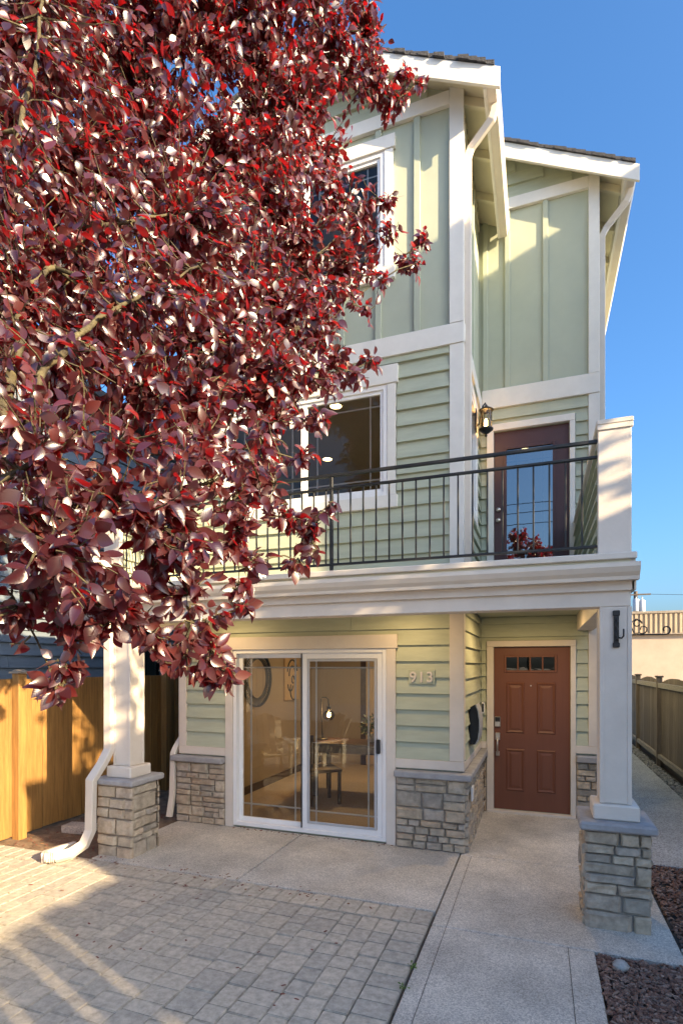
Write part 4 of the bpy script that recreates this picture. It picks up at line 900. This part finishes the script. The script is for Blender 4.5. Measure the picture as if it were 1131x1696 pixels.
    flatuv = np.array([q for tu in UU for q in tu]); vi = np.zeros(len(me.loops), int); me.loops.foreach_get('vertex_index', vi)
    ul = me.uv_layers.new(name='UVMap'); ul.data.foreach_set('uv', flatuv[vi].astype(np.float32).ravel()); me.polygons.foreach_set('use_smooth', [True]*len(me.polygons))
    o = link('foliage', me, M['plum'], t, base); o['kind'] = 'stuff'
    lm = []
    for tv, tf, tu in TPL:
        me = bpy.data.meshes.new('leaf'); me.from_pydata(tv.tolist(), [], tf); me.update(); vi = np.zeros(len(me.loops), int); me.loops.foreach_get('vertex_index', vi)
        ul = me.uv_layers.new(name='UVMap'); ul.data.foreach_set('uv', np.array(tu)[vi].astype(np.float32).ravel()); me.polygons.foreach_set('use_smooth', [True]*len(me.polygons)); me.materials.append(M['plum']); lm.append(me)
    for i in single:
        R = Matrix(LR[i].T.tolist()).to_euler(); link('leaf', lm[kd[i]], None, t, LP[i], R, (LS[i],)*3)
    return t
B = [(350, 560, 2.35, 120), (330, 680, 2.15, 110), (230, 640, 2.0, 120), (400, 740, 2.25, 75), (150, 520, 2.0, 130), (120, 300, 2.2, 150), (40, 420, 2.0, 130), (300, 850, 1.85, 85), (180, 830, 1.75, 110), (60, 60, 2.2, 150), (200, 70, 2.3, 160), (340, 60, 2.4, 140), (450, 60, 2.5, 115), (545, 50, 2.6, 85), (570, 130, 2.7, 70), (480, 190, 2.6, 110), (630, 130, 2.75, 42), (668, 120, 2.8, 26), (655, 165, 2.8, 24),
     (80, 240, 2.1, 170), (250, 230, 2.3, 170), (390, 260, 2.5, 140), (530, 250, 2.7, 70), (565, 320, 2.7, 60), (600, 370, 2.75, 42), (470, 360, 2.55, 120), (300, 400, 2.3, 160), (120, 430, 2.0, 170), (580, 440, 2.75, 48), (560, 490, 2.7, 50), (672, 425, 2.8, 26),
     (420, 480, 2.4, 140), (500, 540, 2.5, 80), (250, 560, 2.1, 170), (90, 600, 1.8, 150), (400, 610, 2.3, 120), (490, 620, 2.5, 70), (560, 600, 2.6, 40), (590, 620, 2.65, 22), (440, 690, 2.4, 75), 
     (70, 760, 1.6, 140), (200, 730, 1.7, 140), (330, 760, 1.95, 120), (430, 800, 2.2, 75), (480, 850, 2.35, 48), (505, 880, 2.4, 30), (390, 880, 2.1, 60), (120, 890, 1.6, 130), (260, 880, 1.75, 110), (60, 960, 1.6, 80), (200, 980, 1.75, 80), (310, 980, 1.9, 65), (345, 1030, 1.95, 40), (300, 1060, 1.9, 36), (360, 1085, 1.95, 22),
     (130, 1050, 1.7, 40), (105, 1095, 1.7, 20), (95, 1135, 1.7, 18), (40, 1010, 1.65, 60), (185, 1035, 1.75, 50), (320, 1085, 1.9, 36), (350, 1110, 1.95, 20), (270, 1075, 1.85, 30), (80, 900, 1.5, 130), (500, 930, 2.35, 22), (610, 60, 2.75, 40), (690, 140, 2.8, 16), (640, 185, 2.8, 20), (700, 400, 2.8, 14), (688, 440, 2.8, 16), (625, 465, 2.75, 26), (610, 515, 2.75, 18), (615, 600, 2.65, 14), (525, 690, 2.5, 22), (500, 760, 2.4, 22), (545, 840, 2.4, 14), (525, 905, 2.4, 18), (420, 930, 2.15, 24), (400, 1000, 2.1, 14), (385, 1115, 1.95, 10), (640, 330, 2.75, 18), (648, 380, 2.75, 16), (-60, 500, 1.8, 160), (-40, 900, 1.5, 130), (395, 970, 2.1, 22), (240, 1030, 1.8, 50), (-80, 300, 2.0, 200), (-90, 700, 1.7, 180), (200, -120, 2.4, 190), (450, -90, 2.6, 160), (0, -120, 2.3, 180)]
far_ = lambda py: 1+.42*min(1, max(0, (820-py)/500))
boughs = [(cam_pt(px, py, d*far_(py)), rp*d*far_(py)/900*1.02) for px, py, d, rp in B]
grow_tree('plum_tree', (-2.75, 1.15, -.03), (-2.35, 1.2, 1.75), boughs, 'purple leaf plum tree with dense dark red foliage hanging over the driveway', 300, 11, dens=3.5, leafsize=.057, limbs=[
    [((-2.35, 1.2, 1.7), .045), (cam_pt(-30, 880, 1.75), .034), (cam_pt(18, 640, 2.05), .028), (cam_pt(40, 480, 2.3), .024), (cam_pt(14, 300, 2.45), .020), (cam_pt(60, 90, 2.6), .013), (cam_pt(75, -60, 2.7), .008)],
    [(cam_pt(40, 480, 2.3), .018), (cam_pt(100, 430, 2.4), .017), (cam_pt(150, 380, 2.5), .014), (cam_pt(215, 365, 2.55), .011), (cam_pt(290, 350, 2.7), .007)],
    [(cam_pt(-10, 800, 1.85), .024), (cam_pt(60, 640, 1.95), .02), (cam_pt(120, 560, 2.05), .017), (cam_pt(175, 520, 2.15), .013), (cam_pt(250, 480, 2.3), .008), (cam_pt(330, 440, 2.5), .006)]])
rb = random.Random(4)
grow_tree('plum_tree', (-.4, -9.5, -.03), (-.4, -9.5, 3.2), [(Vector((-.4+rb.gauss(0, 1.3), -9.5+rb.gauss(0, 1.0), 6.05+rb.gauss(0, .55))), .8) for _ in range(20)], 'round purple leaf plum tree across the road, mirrored in the balcony door', 0, 12, .13, .5)
ug = thing('street_cables', 'three thin overhead cables along the road, mirrored in the balcony door', 'cables', (0, -11, 9))
for z in (9.3, 8.9, 8.4): MB().tube([(-40+8*i, -11, z-.25*math.sin(i/10*math.pi)) for i in range(11)], .016, 4).build('cable', M['iron'], ug)
# small greenery
sh = thing('green_shrub', 'small bright green leafy shrub against the fence behind the left house corner', 'shrub', (-4.75, 6.9, 0)); MB().tube([(-4.75, 6.9, -.02), (-4.74, 6.9, .8), (-4.72, 6.92, 1.35)], [.012, .009, .004], 5).build('stem', M['bark'], sh)
leaf_ball((-4.72, 6.9, 1.4), .17, 220, .06, 3).build('leaves', M['leafg'], sh)
for i, (x, y) in enumerate(((-.735, 3.28), (-.73, 3.05))):
    w = leaf_ball((x, y, .010), .022, 18, .022, 20+i, .5).build('weed', M['leafg']); tag(w, 'tiny green weed in the paver joint, %s from the house' % ('nearer' if i == 0 else 'farther'), 'weed')
